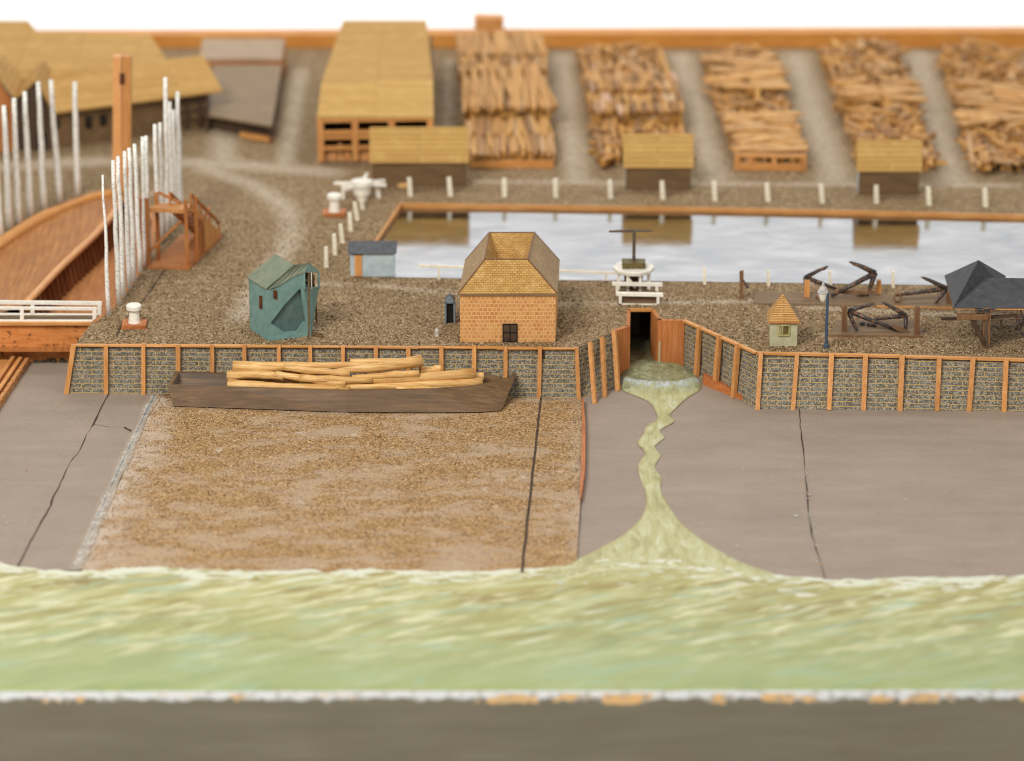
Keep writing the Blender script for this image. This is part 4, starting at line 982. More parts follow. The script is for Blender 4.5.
# brown building with tan roofs, left
bb = thing('brown_building', 'brown walled building with joined tan roofs and small dark windows', 'building', G(130, 140))
wl, wr = G(48, 150), G(208, 127); zt = V(56, 113, wl.y).z
dv = (wr-wl).normalized(); nv = Vector((-dv.y, dv.x, 0)); th = 9.0
mb = MB(); q = [wl, wr, wr+nv*th, wl+nv*th]; mb.hexa(q+[p+Vector((0, 0, zt)) for p in q]); wall_o = mb.build('wall', M['wall_brown'], bb)
for x, y0, y1 in ((90.5, 116, 128), (104.5, 114.5, 125), (60, 119, 128), (46.5, 131, 146)):
    t = (G(x, 140).x-wl.x)/(wr.x-wl.x); p = wl.lerp(wr, t); za, zb = V(x, y1, p.y).z, V(x, y0, p.y).z
    mb = MB(); mb.beam(p-nv*.05+Vector((0, 0, max(za, .3))), p-nv*.05+Vector((0, 0, zb)), .8, .3, up=nv); wn = mb.build('window', M['black'], bb)
    mb = MB(); mb.beam(p-nv*.16+Vector((-.55, 0, zb)), p-nv*.16+Vector((.55, 0, zb)), .2, .18); mb.build('lintel', M['wall_dark'], wn)
# dark open bays at its right end
for k in range(3):
    p = wl.lerp(wr, .78+.085*k); mb = MB(); mb.beam(p-nv*.12+Vector((0, 0, .1)), p-nv*.12+Vector((0, 0, zt-.1)), .5, .4, up=nv); mb.build('post', M['wall_dark'], bb)
for z in (1.2, 2.4, 3.6):
    mb = MB(); mb.beam(wl.lerp(wr, .76)-nv*.1+Vector((0, 0, z)), wl.lerp(wr, .99)-nv*.1+Vector((0, 0, z)), .3, .3); mb.build('rail', M['wall_dark'], bb)
ev0, ev1 = V(52, 111.5, wl.y-.6), V(222, 84, wr.y-.6)
ev0 = Vector((ev0.x, wl.y-.6, zt)); ev1 = Vector((ev1.x, wr.y-.6, zt)); rzz = zt+2.6
g0, g1 = G(30, 74, rzz), G(204, 58, rzz)
k0, k1 = g0+nv*9-Vector((0, 0, 2.6)), g1+nv*9-Vector((0, 0, 2.6))
mb = MB(); mb.hexa([ev0, ev1, g1, g0]+[p+Vector((0, 0, .3)) for p in (ev0, ev1, g1, g0)]); mb.hexa([g0, g1, k1, k0]+[p+Vector((0, 0, .3)) for p in (g0, g1, k1, k0)]); mb.build('roof', M['roof_tan'], bb)
mb = MB(); mb.prism([wr+nv*.1+Vector((-.2, 0, zt-.05)), wr+nv*(th-.1)+Vector((-.2, 0, zt-.05)), wr+nv*th*.5+Vector((-.2, 0, rzz-.3))], (.25, 0, 0)); mb.build('gable', M['wall_brown'], bb)
# two gabled fronts facing the dock
def gable_front(xl, xa, xr, ye_l, ya, ye_r, yb, ytop, dpt):
    bl, br = G(xl+2, yb), G(xr-2, yb); y = bl.y
    el_, ap, er_ = V(xl, ye_l, y-.4), V(xa, ya, y-.4), V(xr, ye_r, y-.4)
    mb = MB(); mb.prism([bl, Vector((br.x, y, 0)), Vector((br.x, y, er_.z-.2)), Vector((ap.x, y, ap.z-.2)), Vector((bl.x, y, el_.z-.2))], (0, .4, 0)); mb.build('gable_wall', M['red_wood'] if xl < 0 else M['wall_dark'], bb)
    for p, q in ((el_, ap), (ap, er_)):
        sh_ = Vector((0, dpt, 0)); up = Vector((0, 0, .3)); mb = MB(); mb.hexa([p, q, q+sh_, p+sh_]+[v+up for v in (p, q, q+sh_, p+sh_)]); mb.build('roof', M['roof_tan'], bb)
    for x in (bl.x+.8, (bl.x+br.x)/2, br.x-.8):
        mb = MB(); mb.beam(Vector((x, y-.1, 0)), Vector((x, y-.1, el_.z-.4)), .5, .4); mb.build('post', M['wall_dark'], bb)
gable_front(-28, -6, 15.5, 105, 74, 99.5, 152, 30, 8)
gable_front(16.5, 35, 53, 99, 82, 110, 150, 30, 9)
# main roof behind
mr = [G(-110, 86, rzz-.6), G(60, 78, rzz-.3), G(168, 64, rzz-.3), G(150, 37, rzz+.6), G(37, 33.5, rzz+1.0), G(28, 23, rzz+1.5), G(-110, 23, rzz+1.5)]
mb = MB(); mb.add(mr+[p+Vector((0, 0, .3)) for p in mr], [(6, 5, 4, 3, 2, 1, 0), (7, 8, 9, 10, 11, 12, 13)]+[(i, (i+1) % 7, 7+(i+1) % 7, 7+i) for i in range(7)]); mb.build('roof', M['roof_tan'], bb)
bk = [Vector((p.x, p.y, 0)) for p in mr]
for p in (mr[3], mr[4], mr[6]):
    mb = MB(); mb.beam(Vector((p.x, p.y-1, 0)), Vector((p.x, p.y-1, p.z)), .6, .6); mb.build('post', M['wall_dark'], bb)
# grey flat roofed shed and the pale one behind it
gs = thing('grey_shed', 'low shed with a broad flat grey brown roof right of the brown building', 'shed', G(245, 128))
zz = 1.9
q = [G(209, 117, zz), G(272, 128, zz), G(282, 67, zz), G(213, 67, zz)]
mb = MB(); mb.hexa(q+[p+Vector((0, 0, .3)) for p in q]); mb.build('roof', M['roof_grey'], gs)
for i, nm in ((1, 'side_wall'), (2, 'back_wall'), (3, 'side_wall')):
    p, s = q[i], q[(i+1) % 4]; mb = MB(); mb.beam(Vector((p.x-.2, p.y, zz/2)), Vector((s.x-.2, s.y, zz/2)), .3, zz); mb.build(nm, M['wall_dark'], gs)
p, s = q[0], q[1]; mb = MB(); mb.beam(Vector((p.x, p.y+1.5, zz/2)), Vector((s.x, s.y+1.5, zz/2)), .3, zz); mb.build('front_wall', M['wall_dark'], gs)
mb = MB(); mb.beam(p.lerp(s, .5)+Vector((0, .2, .35-zz)), s+Vector((0, .2, .35-zz)), .5, .6); mb.build('sill', M['oak_x'], gs)
p2 = thing('pale_shed', 'pale greyish roofed shed close to the back border board', 'shed', G(244, 62))
q = [G(199, 61, 2.4), G(282, 61, 2.4), G(285, 41, 3.4), G(203, 41, 3.4)]
mb = MB(); mb.hexa(q+[p+Vector((0, 0, .3)) for p in q]); mb.build('roof', M['roof_pale'], p2)
for i in range(4):
    p, s = q[i], q[(i+1) % 4]; mb = MB(); mb.beam(Vector((p.x, p.y, p.z/2)), Vector((s.x, s.y, s.z/2)), .3, min(p.z, s.z)); mb.build('wall', M['red_wood'], p2)
# ------------------------------------------------------------------ pale green hut
hh = thing('watch_hut', 'tiny pale green hut with pointed orange tiled roof and mossy window', 'hut', G(783, 346))
a, b = G(769.5, 346.5), G(797, 346.5); ez = V(783, 321.5, a.y).z; dp = 2.9
c_, d_ = b+Vector((.15, dp, 0)), a+Vector((.15, dp, 0))
mb = MB(); mb.hexa([a, b, c_, d_]+[Vector((p.x, p.y, ez)) for p in (a, b, c_, d_)], j=.02); mb.build('wall', M['green_wall'], hh)
o = .25; ap = G(782, 293, ez+2.05); cen = (a+b+c_+d_)/4; ap = Vector((cen.x-.15, cen.y, V(782, 293.5, cen.y).z))
E = [a+Vector((-o, -o, ez)), b+Vector((o, -o, ez)), c_+Vector((o, o, ez)), d_+Vector((-o, o, ez))]
for i in range(4):
    mb = MB(); mb.add([E[i], E[(i+1) % 4], ap], [(0, 1, 2)]); mb.build('roof', M['tile_small'] if i in (0, 3) else M['roof_side'], hh)
mb = MB(); mb.hexa([p+Vector((0, 0, -.14)) for p in E]+E); mb.build('eaves', M['slab_side'], hh)
x0, x1, z0, z1 = V(778.5, 336, a.y).x, V(789, 336, a.y).x, V(780, 335, a.y).z, V(780, 325, a.y).z
mb = MB()
mb.box(((x0+x1)/2, a.y-.05, z1), (x1-x0+.1, .16, .16)); mb.box(((x0+x1)/2, a.y-.05, z0), (x1-x0+.1, .16, .16))
for x in (x0, x1, x0+(x1-x0)*.36): mb.box((x, a.y-.05, (z0+z1)/2), (.14, .14, z1-z0))
wn = mb.build('window', M['green_frame'], hh)
mb = MB(); mb.box(((x0+x1)/2+.12, a.y-.01, (z0+z1)/2), (x1-x0-.3, .06, z1-z0-.15)); mb.build('pane', M['olive'], wn)
# ------------------------------------------------------------------ lamp post
lpq = G(826, 347.5); lm = thing('lamp_post', 'thin blue lamp post with a white lantern beside the pale green hut', 'lamp post', lpq)
zt = V(826, 294, lpq.y).z
mb = MB(); mb.tube([lpq+Vector((0, 0, -.1)), lpq+Vector((0, 0, zt+.2))], [.17, .15], 10); mb.lathe(lpq, [(.3, 0), (.27, .3), (.18, .45)], 10); mb.build('pole', M['blue_metal'], lm)
lc = Vector((V(823, 296, lpq.y).x, lpq.y+.15, V(823, 302, lpq.y).z))
mb = MB(); mb.lathe(lc, [(.16, 0), (.3, .2), (.44, .7), (.46, .95)], 10); mb.build('lantern', M['white'], lm)
mb = MB(); mb.lathe(lc+Vector((0, 0, .98)), [(.6, 0), (.56, .16), (.32, .6), (.15, .74), (.15, .9), (.12, 1.02), (.03, 1.08)], 10); mb.build('lantern_cap', M['gutter_grey'], lm)
# ------------------------------------------------------------------ brown plank floors and wooden anchor posts
def floor(px, label, edge=True):
    q = [G(*p) for p in px]; mb = MB(); mb.hexa([p+Vector((0, 0, -.05)) for p in q]+[p+Vector((0, 0, .16)) for p in q])
    root = thing('plank_platform', label, 'platform', (q[0]+q[1])/2); mb.build('deck', M['deck_board'], root)
    if edge: mb = MB(); k = .62 if len(label) > 62 else 0.0; mb.beam(q[0].lerp(q[1], k)+Vector((0, -.1, .06)), q[1]+Vector((0, -.1, .06)), .16, .24); mb.build('edge', M['oak_x'] if k else M['weathered'], root)
floor([(753, 304.5), (952, 308.5), (946, 296), (755, 293)], 'long low brown plank platform under the rear anchors by the basin')
floor([(831, 336), (923, 337), (918, 321), (836, 321)], 'short low brown plank platform under the two front anchors')
def apost(bx, by, ty, w, label, mat='weathered'):
    b = G(bx, by); t = V(bx, ty, b.y); mb = MB(); mb.beam(b+Vector((0, 0, -.1)), t, w, w, j=.04)
    tag(mb.build('anchor_post', M[mat], origin=b), label, 'post', 'short timber posts that hold the anchors')
apost(807, 298, 279, .55, 'orange timber post under the crown of the leftmost anchor', 'oak')
apost(879, 294.5, 280, .5, 'short orange timber post right of the large rear anchor', 'oak')
apost(844.5, 332, 305, .6, 'taller brown timber post at the left end of the front anchors')
apost(917, 335, 306.5, .6, 'taller brown timber post at the right end of the front anchors')
apost(948.5, 304, 292, .5, 'short timber post half hidden behind the charcoal crane roof')
b = G(741.5, 299); pp = thing('stake', 'lone brown stake with a small dark brace left of the anchors', 'stake', b)
mb = MB(); mb.beam(b+Vector((0, 0, -.1)), V(741.5, 271, b.y), .42, .42, j=.03); mb.build('upright', M['weathered'], pp)
mb = MB(); mb.beam(V(742.5, 280, b.y-.2), V(748, 288, b.y-.3), .25, .25); mb.build('brace', M['iron'], pp)
# ------------------------------------------------------------------ anchors
def anchor(label, crown, armA, armB, end, r=.32, stock=None, y0=None, ring=None):
    g0 = G(*y0); c = V(*crown, g0.y)
    root = thing('ship_anchor', label, 'anchor', Vector((c.x, g0.y, 0)), 'black iron ship anchors on the plank platforms')
    def P(p): return V(p[0], p[1], g0.y+(p[2] if len(p) > 2 else 0))
    cp = P(crown); e = P(end)
    mb = MB(); mb.tube([cp, cp.lerp(e, .5), e], [r*.95, r*.78, r*.62], 8); mb.build('shank', M['iron'], root, smooth=True)
    for a in (armA, armB):
        t = P(a); m_ = cp.lerp(t, .5)+(cp-e).normalized()*.04
        mb = MB(); mb.tube([cp, m_, cp.lerp(t, .82), t], [r*.9, r*.72, r*.55, r*.18], 8)
        d = (t-cp).normalized(); w_ = d.cross(Vector((0, 1, 0))).normalized()
        arm = mb.build('arm', M['iron'], root, smooth=True)
        mb = MB(); s = cp.lerp(t, .62); mid = cp.lerp(t, .8)
        yv = Vector((0, .42, 0)); f = (e-cp).normalized()*.12
        mb.prism([s+f, mid+yv+f, t+d*.05+f, mid-yv+f], f*.5); mb.build('fluke', M['iron'], arm)
    if stock:
        p, q = P(stock[0]), P(stock[1]); mb = MB(); mb.beam(p, (p+q)/2, .28, .32, w2=.42); mb.beam((p+q)/2, q, .42, .42, w2=.28); mb.build('stock', M['weathered'], root)
    if ring:
        p = P(ring); mb = MB(); n = 14
        pts = [p+Vector((.38*math.cos(2*math.pi*k/n), .1*math.sin(2*math.pi*k/n), .42*math.sin(2*math.pi*k/n))) for k in range(n+1)]
        mb.tube(pts, .12, 6); mb.build('ring', M['weathered'] if ring[1] < 300 else M['iron'], root, smooth=True)
    return root
anchor('leftmost anchor with a rusty raised arm resting on an orange post', (805.5, 277.5), (827.5, 266, -.4), (808, 299, .8), (835, 288.5, .8), .3, None, (815, 298))
anchor('large rear anchor with a high raised arm and long shank sloping down left', (875, 273), (850, 261.5, -.5), (866, 298.5, .4), (831, 296, -.6), .36, ((841, 292), (876, 292)), (860, 298))
anchor('front left anchor with a slender shank running down to the right', (848.5, 311), (874.5, 303, .6), (858, 333, -.6), (899, 331, -.8), .3, None, (868, 330), (898, 330.5, -.8))
anchor('front right anchor with its crown beside the taller right post', (906, 315.5), (882, 301.5, .4), (905, 332.5, -.8), (874, 319, 1.0), .3, ((893, 326, -1.2), (909, 333, -1.2)), (895, 330))
anchor('right rear anchor with an arrow shaped fluke pointing at the basin', (946.5, 288.5), (922, 276.8, -.4), (934, 304.5, -.5), (896, 295, .2), .32, None, (925, 303), (897.5, 298, -.2))
mb = MB()
for bx, by in ((815, 300), (861, 297), (868, 327)):
    c = G(bx, by)
    for k in range(3): mb.lathe(c+Vector((R.uniform(-.6, .6), R.uniform(-.3, .3), .1)), [(.3, 0), (.35, .2), (.15, .4)], 7)
tag(mb.build('scrap_iron_debris', M['iron']), kind='stuff')
# ------------------------------------------------------------------ charcoal roofed crane at right
cb = G(985.5, 347.5); cr = thing('dock_crane', 'timber crane under joined charcoal grey roofs at the right edge', 'crane', cb)
e1 = V(985, 307.5, cb.y).z; 
FLc, BLc = G(953.5, 307.5, e1), G(944.3, 275.5, e1)
FRc, BRc = G(1003, 288, e1), G(1006, 276, e1)
ap = V(978.5, 260, (FLc.y+BLc.y)/2)
mb = MB(); Z = Vector((0, 0, -.16))
mb.add([FLc, FRc, BRc, BLc, ap], [(0, 1, 4), (1, 2, 4), (2, 3, 4), (3, 0, 4), (3, 2, 1, 0)]); mb.build('main_roof', M['crane_roof'], cr)
q = [FLc+Vector((0, -.1, -.01)), G(1075, 309, e1), G(1075, 284, e1), G(958, 284, e1)]
r0 = G(989.5, 277.6, e1+2.6); yy = (q[0].y+q[2].y)/2; r0 = V(989.5, 277.6, yy); r1 = V(1068, 279, yy)
mb = MB(); mb.add(q+[r0, r1], [(0, 1, 5, 4), (2, 3, 4, 5), (1, 2, 5), (3, 0, 4), (3, 2, 1, 0)]); mb.build('jib_roof', M['crane_roof'], cr)
mb = MB(); mb.beam(FLc+Vector((.4, .1, -.1)), G(1075, 309, e1)+Vector((0, .1, -.1)), .2, .18); mb.build('fascia', M['oak_x'], cr)
mb = MB(); mb.beam(cb+Vector((0, 0, -.1)), Vector((cb.x, cb.y, e1)), .75, .7, j=.03); mb.build('post', M['weathered'], cr)
mb = MB(); mb.beam(V(986, 347, cb.y-.4), V(986, 312, cb.y-.4), .22, .1); mb.build('chain_strip', M['shaft'], cr)
mb = MB(); mb.beam(V(957, 316.5, cb.y-.3), V(988, 316.5, cb.y-.3), .5, .62, j=.03); mb.build('beam', M['weathered'], cr)
mb = MB(); mb.beam(V(941, 318.5, cb.y+1.8), V(962, 318.5, cb.y+1.8), .3, .3); mb.beam(V(988, 317.5, cb.y+.2), V(1018, 315.3, cb.y+.2), .3, .3); mb.build('arm', M['wall_dark'], cr)
mb = MB(); mb.beam(V(972, 319, cb.y-.2), V(984, 343, cb.y-.2), .62, .5); mb.build('brace', M['wall_dark'], cr)
mb = MB(); mb.beam(V(985, 311, cb.y), V(985, 308, cb.y), 2.0, .9); mb.build('bearing', M['iron'], cr)
qc = G(1052, 350); mb = MB(); mb.beam(qc, Vector((qc.x, qc.y, e1)), .75, .7); mb.build('post', M['weathered'], cr)
bc = G(1021, 342); by = thing('hoist_block', 'dark iron hoist block and chain hanging at the right edge below the crane roof', 'block', V(1021, 330, cb.y+.3))
mb = MB(); mb.lathe(V(1021, 322, cb.y+.3), [(.2, -.3), (.5, -.1), (.55, .5), (.2, .8)], 8); mb.build('block', M['iron'], by)
mb = MB(); mb.tube([V(1021, 322, cb.y+.3), V(1020, 330, cb.y+.3), V(1023, 335, cb.y+.3)], .16, 6); mb.tube([V(1021, 316, cb.y+.3), V(1021, 308, cb.y+.3)], .1, 6); mb.build('chain', M['iron'], by)
# ------------------------------------------------------------------ white sluice platform with windlass
wy = G(640, 292).y
wd = thing('sluice_windlass', 'white round sluice stand with a brown T shaped windlass over the tunnel', 'windlass', G(634, 289))
cc = Vector((V(634, 284, wy).x, wy+1.6, 0)); zt1 = V(634, 268, cc.y).z
mb = MB(); n = 8
mb.lathe(cc+Vector((0, 0, zt1)), [(1.95, -.35), (2.2, -.2), (2.25, .12), (2.15, .2)], 10); mb.build('top', M['white'], wd)
for k in range(8):
    a_ = 2*math.pi*(k+.5)/8; p = cc+Vector((1.75*math.cos(a_), 1.75*math.sin(a_), 0)); mb = MB(); mb.beam(p, p+Vector((0, 0, zt1-.3)), .32, .32); mb.build('leg', M['white'], wd)
    a2 = a_+math.pi/4; q = cc+Vector((1.75*math.cos(a2), 1.75*math.sin(a2), .4))
    if k % 2: mb = MB(); mb.beam(p+Vector((0, 0, zt1-.5)), p.lerp(q, .62)+Vector((0, 0, .2)), .24, .24); mb.build('brace', M['white'], wd)
mb = MB(); mb.lathe(cc, [(1.0, .0), (1.0, zt1-.35)], 10); mb.build('drum', M['wall_dark'], wd)
mb = MB(); mb.box(cc+Vector((0, -.2, zt1+.5)), (2.5, 1.5, .75), j=.04); mb.build('windlass_block', M['olive'], wd)
zs_ = V(634, 232, cc.y).z
mb = MB(); mb.beam(cc+Vector((0, -.2, zt1+.7)), cc+Vector((0, -.2, zs_)), .34, .34, j=.02); mb.build('shaft', M['shaft'], wd)
mb = MB(); mb.beam(V(609, 231.5, cc.y-.2), V(632, 230.5, cc.y-.2), .22, .16, w2=.4); mb.beam(V(632, 230.5, cc.y-.2), V(653, 230.8, cc.y-.2), .4, .2, w2=.2); mb.build('crossbar', M['shaft'], wd)
# bridge deck with two railings
yA, yB = G(640, 304).y, G(640, 294.5).y
br_ = thing('foot_bridge', 'tiny brown plank foot bridge over the tunnel in front of the windlass', 'bridge', G(639, 304))
x0, x1 = V(619, 300, yA).x, V(659, 300, yA).x
mb = MB(); mb.box(((x0+x1)/2, (yA+yB)/2, .08), (x1-x0+.3, yB-yA+.2, .2)); mb.build('deck', M['deck_board'], br_)
mb = MB(); mb.box(((x0+x1)/2, yA+.35, .75), (x1-x0-.3, .12, 1.1)); mb.build('panel', M['deck_board'], br_)
def railing(name, y, yt, ybm, xa, xb, posts, label):
    r_ = thing(name, label, 'railing', V((xa+xb)/2, ybm, y))
    mb = MB(); mb.beam(V(xa, yt, y), V(xb, yt+.8, y), .4, .34, j=.02); mb.build('rail', M['white'], r_)
    for p in posts: mb = MB(); mb.beam(V(p, ybm, y), V(p, yt, y), .3, .3); mb.build('post', M['white'], r_)
    return r_
railing('bridge_railing', yB, 283.6, 294.5, 612, 662.4, (617, 656.8), 'rear white railing of the foot bridge, touching the windlass stand')
r_ = railing('bridge_railing', yA-.15, 293.8, 305, 616.5, 663, (620.3, 658), 'front white railing of the foot bridge above the tunnel mouth')
mb = MB(); mb.beam(V(619, 304.4, yA-.15), V(659.5, 305, yA-.15), .3, .26); mb.build('bottom_rail', M['white'], r_)
# ------------------------------------------------------------------ teal crane house
tb = G(268, 340.7); tc = thing('crane_house', 'teal painted crane house with steep grey green roofs and hanging ropes', 'crane', tb)
A_, B_, C_ = G(250, 329.5), tb, G(311, 335.5); D_ = A_+(C_-B_)
dn = (C_-B_).normalized(); db = (A_-B_).normalized(); L = (C_-B_).length
nrm = Vector((dn.y, -dn.x, 0))                 # out of the front face
ez = V(268, 289.5, B_.y).z
def fp(px, py, off=0.0):                       # pixel -> point on the front face pushed out by off
    d = ray(px, py); p0 = B_+nrm*off; t = (p0-CAM).dot(nrm)/d.dot(nrm); return CAM+d*t
pid = (B_+C_)/2
apF = fp(293.6, 266); apz = apF.z
wF = [B_+Vector((0, 0, .0)), fp(268.3, 289.5)]
curve = [fp(*p) for p in ((268.3, 289.5), (272, 289.7), (279, 286), (287, 280.5), (296, 275.5), (305, 272.8))]
jibend = fp(305.3, 288)
front = [B_, *curve, jibend, fp(301, 287.3), fp(285, 304), fp(270.5, 323), fp(285, 332.5), fp(297, 331.5), fp(310.5, 326), C_]
# triangulate front outline as two prisms: wall body and recess
mb = MB()
def pr(pts, th=.5): mb.prism(pts, -nrm*th)
pr([B_, curve[0], curve[1], curve[2], curve[3], fp(285, 304), fp(270.5, 323)])
pr([curve[3], curve[4], curve[5], jibend, fp(301, 287.3), fp(285, 304)])
pr([B_, fp(270.5, 323), fp(285, 332.5), fp(297, 331.5), C_])
pr([fp(297, 331.5), fp(304, 322), fp(310, 322), C_])
mb.build('front_wall', M['teal'], tc)
mb = MB(); mb.hexa([B_+nrm*.12, C_+nrm*.12, C_-nrm*.1, B_-nrm*.1]+[p+Vector((0, 0, .42)) for p in (B_+nrm*.12, C_+nrm*.12, C_-nrm*.1, B_-nrm*.1)]); mb.build('plinth', M['teal'], tc)
# sloping dark soffit inside the recess
s_a, s_b, s_c, s_d, s_e = fp(301, 287.3, -.45), fp(270.5, 323, -.45), fp(285, 332.5, -.5), fp(297, 331.5, -.5), fp(312, 300, -.5)
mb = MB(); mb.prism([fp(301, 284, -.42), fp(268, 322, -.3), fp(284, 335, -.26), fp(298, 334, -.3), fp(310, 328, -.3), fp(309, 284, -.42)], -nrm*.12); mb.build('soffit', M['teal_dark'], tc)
# left, right and back walls
mb = MB(); B2 = B_-nrm*.06-dn*.03; mb.hexa([A_, B2, B2+dn*.4, A_+dn*.4]+[Vector((p.x, p.y, ez)) for p in (A_, B2, B2+dn*.4, A_+dn*.4)]); mb.build('side_wall', M['teal'], tc)
mb = MB(); sx = C_-dn*.5-nrm*1.3; ex = D_-dn*.5; mb.hexa([sx, sx+dn*.4, ex+dn*.4, ex]+[Vector((p.x, p.y, ez)) for p in (sx, sx+dn*.4, ex+dn*.4, ex)]); mb.build('side_wall', M['teal'], tc)
mb = MB(); apB = apF+(A_-B_)
mb.prism([A_, D_-dn*.2, D_-dn*.2+Vector((0, 0, ez)), Vector((apB.x, apB.y, apz-.15)), A_+Vector((0, 0, ez))], nrm*.3); mb.build('back_wall', M['teal'], tc)
# roofs
e = .14
apB = apF+(A_-B_)
Ea, Eb = A_-dn*e+Vector((0, 0, ez))-nrm*e, B_-dn*e+Vector((0, 0, ez))+nrm*.05
Ra, Rb = apB-nrm*e, apF
mb = MB(); up = Vector((0, 0, .14)); mb.hexa([Ea, Eb, Rb, Ra]+[p+up for p in (Ea, Eb, Rb, Ra)]); mb.build('roof', M['teal_roof'], tc)
Ec, Ed = C_+Vector((0, 0, ez))-nrm*.6, D_+Vector((0, 0, ez))
mb = MB(); mb.hexa([Ec, Ed, Ra, Rb-nrm*.4]+[p+up for p in (Ec, Ed, Ra, Rb-nrm*.4)]); mb.build('roof', M['teal_roof'], tc)
# jib roof running to the right
j_tip = fp(309, 264, -.9); jr = fp(319.5, 272.5, -1.9); jl = fp(305, 272.6, -.03)
mb = MB()
lowc = [c+nrm*.08 for c in curve]
ridge = [Rb, Rb.lerp(j_tip, .25), Rb.lerp(j_tip, .5), Rb.lerp(j_tip, .75), j_tip, j_tip]
pts = [(lowc[0], Rb), (lowc[2], Rb.lerp(j_tip, .1)), (lowc[3], Rb.lerp(j_tip, .35)), (lowc[4], Rb.lerp(j_tip, .7)), (lowc[5], j_tip)]
vs = [p for q in pts for p in q]; vs2 = [p+Vector((0, 0, .12)) for p in vs]
mb.add(vs+vs2, [(2*i, 2*i+2, 2*i+3, 2*i+1) for i in range(4)]+[(10+2*i, 10+2*i+1, 10+2*i+3, 10+2*i+2) for i in range(4)]+[(2*i, 10+2*i, 12+2*i, 2+2*i) for i in range(4)])
mb.hexa([j_tip, jr, jr-dn*2.4-nrm*.2+Vector((0, 0, .2)), Rb.lerp(j_tip, .3)]+[p+Vector((0, 0, .12)) for p in (j_tip, jr, jr-dn*2.4-nrm*.2+Vector((0, 0, .2)), Rb.lerp(j_tip, .3))])
mb.build('jib_roof', M['teal_roof'], tc, fixn=True)
mb = MB(); mb.prism([jl+Vector((0, 0, .05)), jr+Vector((0, 0, .05)), j_tip+Vector((0, 0, .02))], -dn*.25); mb.build('jib_gable', M['teal'], tc)
hz = 1.75
for p, q in ((jl, 0), (jl.lerp(jr, .5), 1), (jr, 2)):
    mb = MB(); mb.beam(p+Vector((0, 0, .05))-dn*.1, p+Vector((0, 0, -hz))-dn*.1, .22 if q != 1 else .12, .22); mb.build('jib_post', M['teal'] if q != 1 else M['white'], tc)
mb = MB(); jk = jl-nrm*.55; mb.prism([jk+Vector((0, 0, -.02))-dn*.7, jr+Vector((0, 0, -.02))-dn*.7, jr+Vector((0, 0, -hz))-dn*.7, jk+Vector((0, 0, -hz))-dn*.7], -dn*.15); mb.build('jib_opening', M['black'], tc)
mb = MB(); mb.hexa([jl-dn*1.5+Vector((0, 0, -hz)), jl+Vector((0, 0, -hz)), jr+Vector((0, 0, -hz)), jr-dn*1.5+Vector((0, 0, -hz))]+[p+Vector((0, 0, .2)) for p in (jl-dn*1.5+Vector((0, 0, -hz)), jl+Vector((0, 0, -hz)), jr+Vector((0, 0, -hz)), jr-dn*1.5+Vector((0, 0, -hz)))]); mb.build('jib_floor', M['teal'], tc)
mb = MB(); p, q = fp(308.5, 288, -.3), fp(311.5, 288, -1.4); mb.hexa([C_-dn*.35+nrm*.0, C_+nrm*.0, C_-nrm*1.4, C_-dn*.35-nrm*1.4]+[jl-dn*.5+Vector((0, 0, -hz)), jl-dn*.1+Vector((0, 0, -hz)), jr-dn*.1+Vector((0, 0, -hz)), jr-dn*.5+Vector((0, 0, -hz))]); mb.build('end_wall', M['teal'], tc)
# windows
mb = MB(); wa, wb = V(259.8, 294, 0), 0
nl_ = Vector((-(A_-B_).y, (A_-B_).x, 0)).normalized()
if nl_.x > 0: nl_ = -nl_
def lp_(px, py): d = ray(px, py); nn = nl_; p0 = B_+nl_*.06; t = (p0-CAM).dot(nn)/d.dot(nn); return CAM+d*t
mb.prism([lp_(259.5, 308), lp_(262.2, 309.2), lp_(262.2, 296), lp_(259.5, 295.5)], nl_*.05); mb.build('window_slit', M['ochre_hole'], tc)
mb = MB(); mb.prism([fp(273.6, 298.2, .05), fp(277, 299.4, .05), fp(277, 290.5, .05), fp(273.3, 290.2, .05)], nrm*.05); mb.build('window_slit', M['ochre_hole'], tc)
for k, (p0, p1) in enumerate((((309, 274), (308.4, 339)), ((313.5, 275), (317, 322)))):
    a = fp(p0[0], p0[1], .15 if k == 0 else -.9); b = G(p1[0], p1[1], .05); n = 12; pts = []
    for i in range(n+1):
        t = i/n; q = a.lerp(b, t); q += Vector((R.uniform(-.03, .03), R.uniform(-.03, .03), 0)); pts.append(q)
    mb = MB(); mb.tube(pts, [.09+.03*(i % 2) for i in range(n+1)], 6); mb.build('rope', M['rope'], tc)
mb = MB(); c = G(313, 336, 0.02)
for k in range(5): mb.tube([c+Vector((R.uniform(-.9, 1.2), R.uniform(-.6, .9), .06)) for _ in range(4)], .08, 5)
mb.build('rope', M['rope'], tc)
# ------------------------------------------------------------------ barge with logs
zb = ZM+.55
mb = MB()
def bp(px, py, z): return G(px, py, z)
rimz = zb+2.0
keel = zb+.1
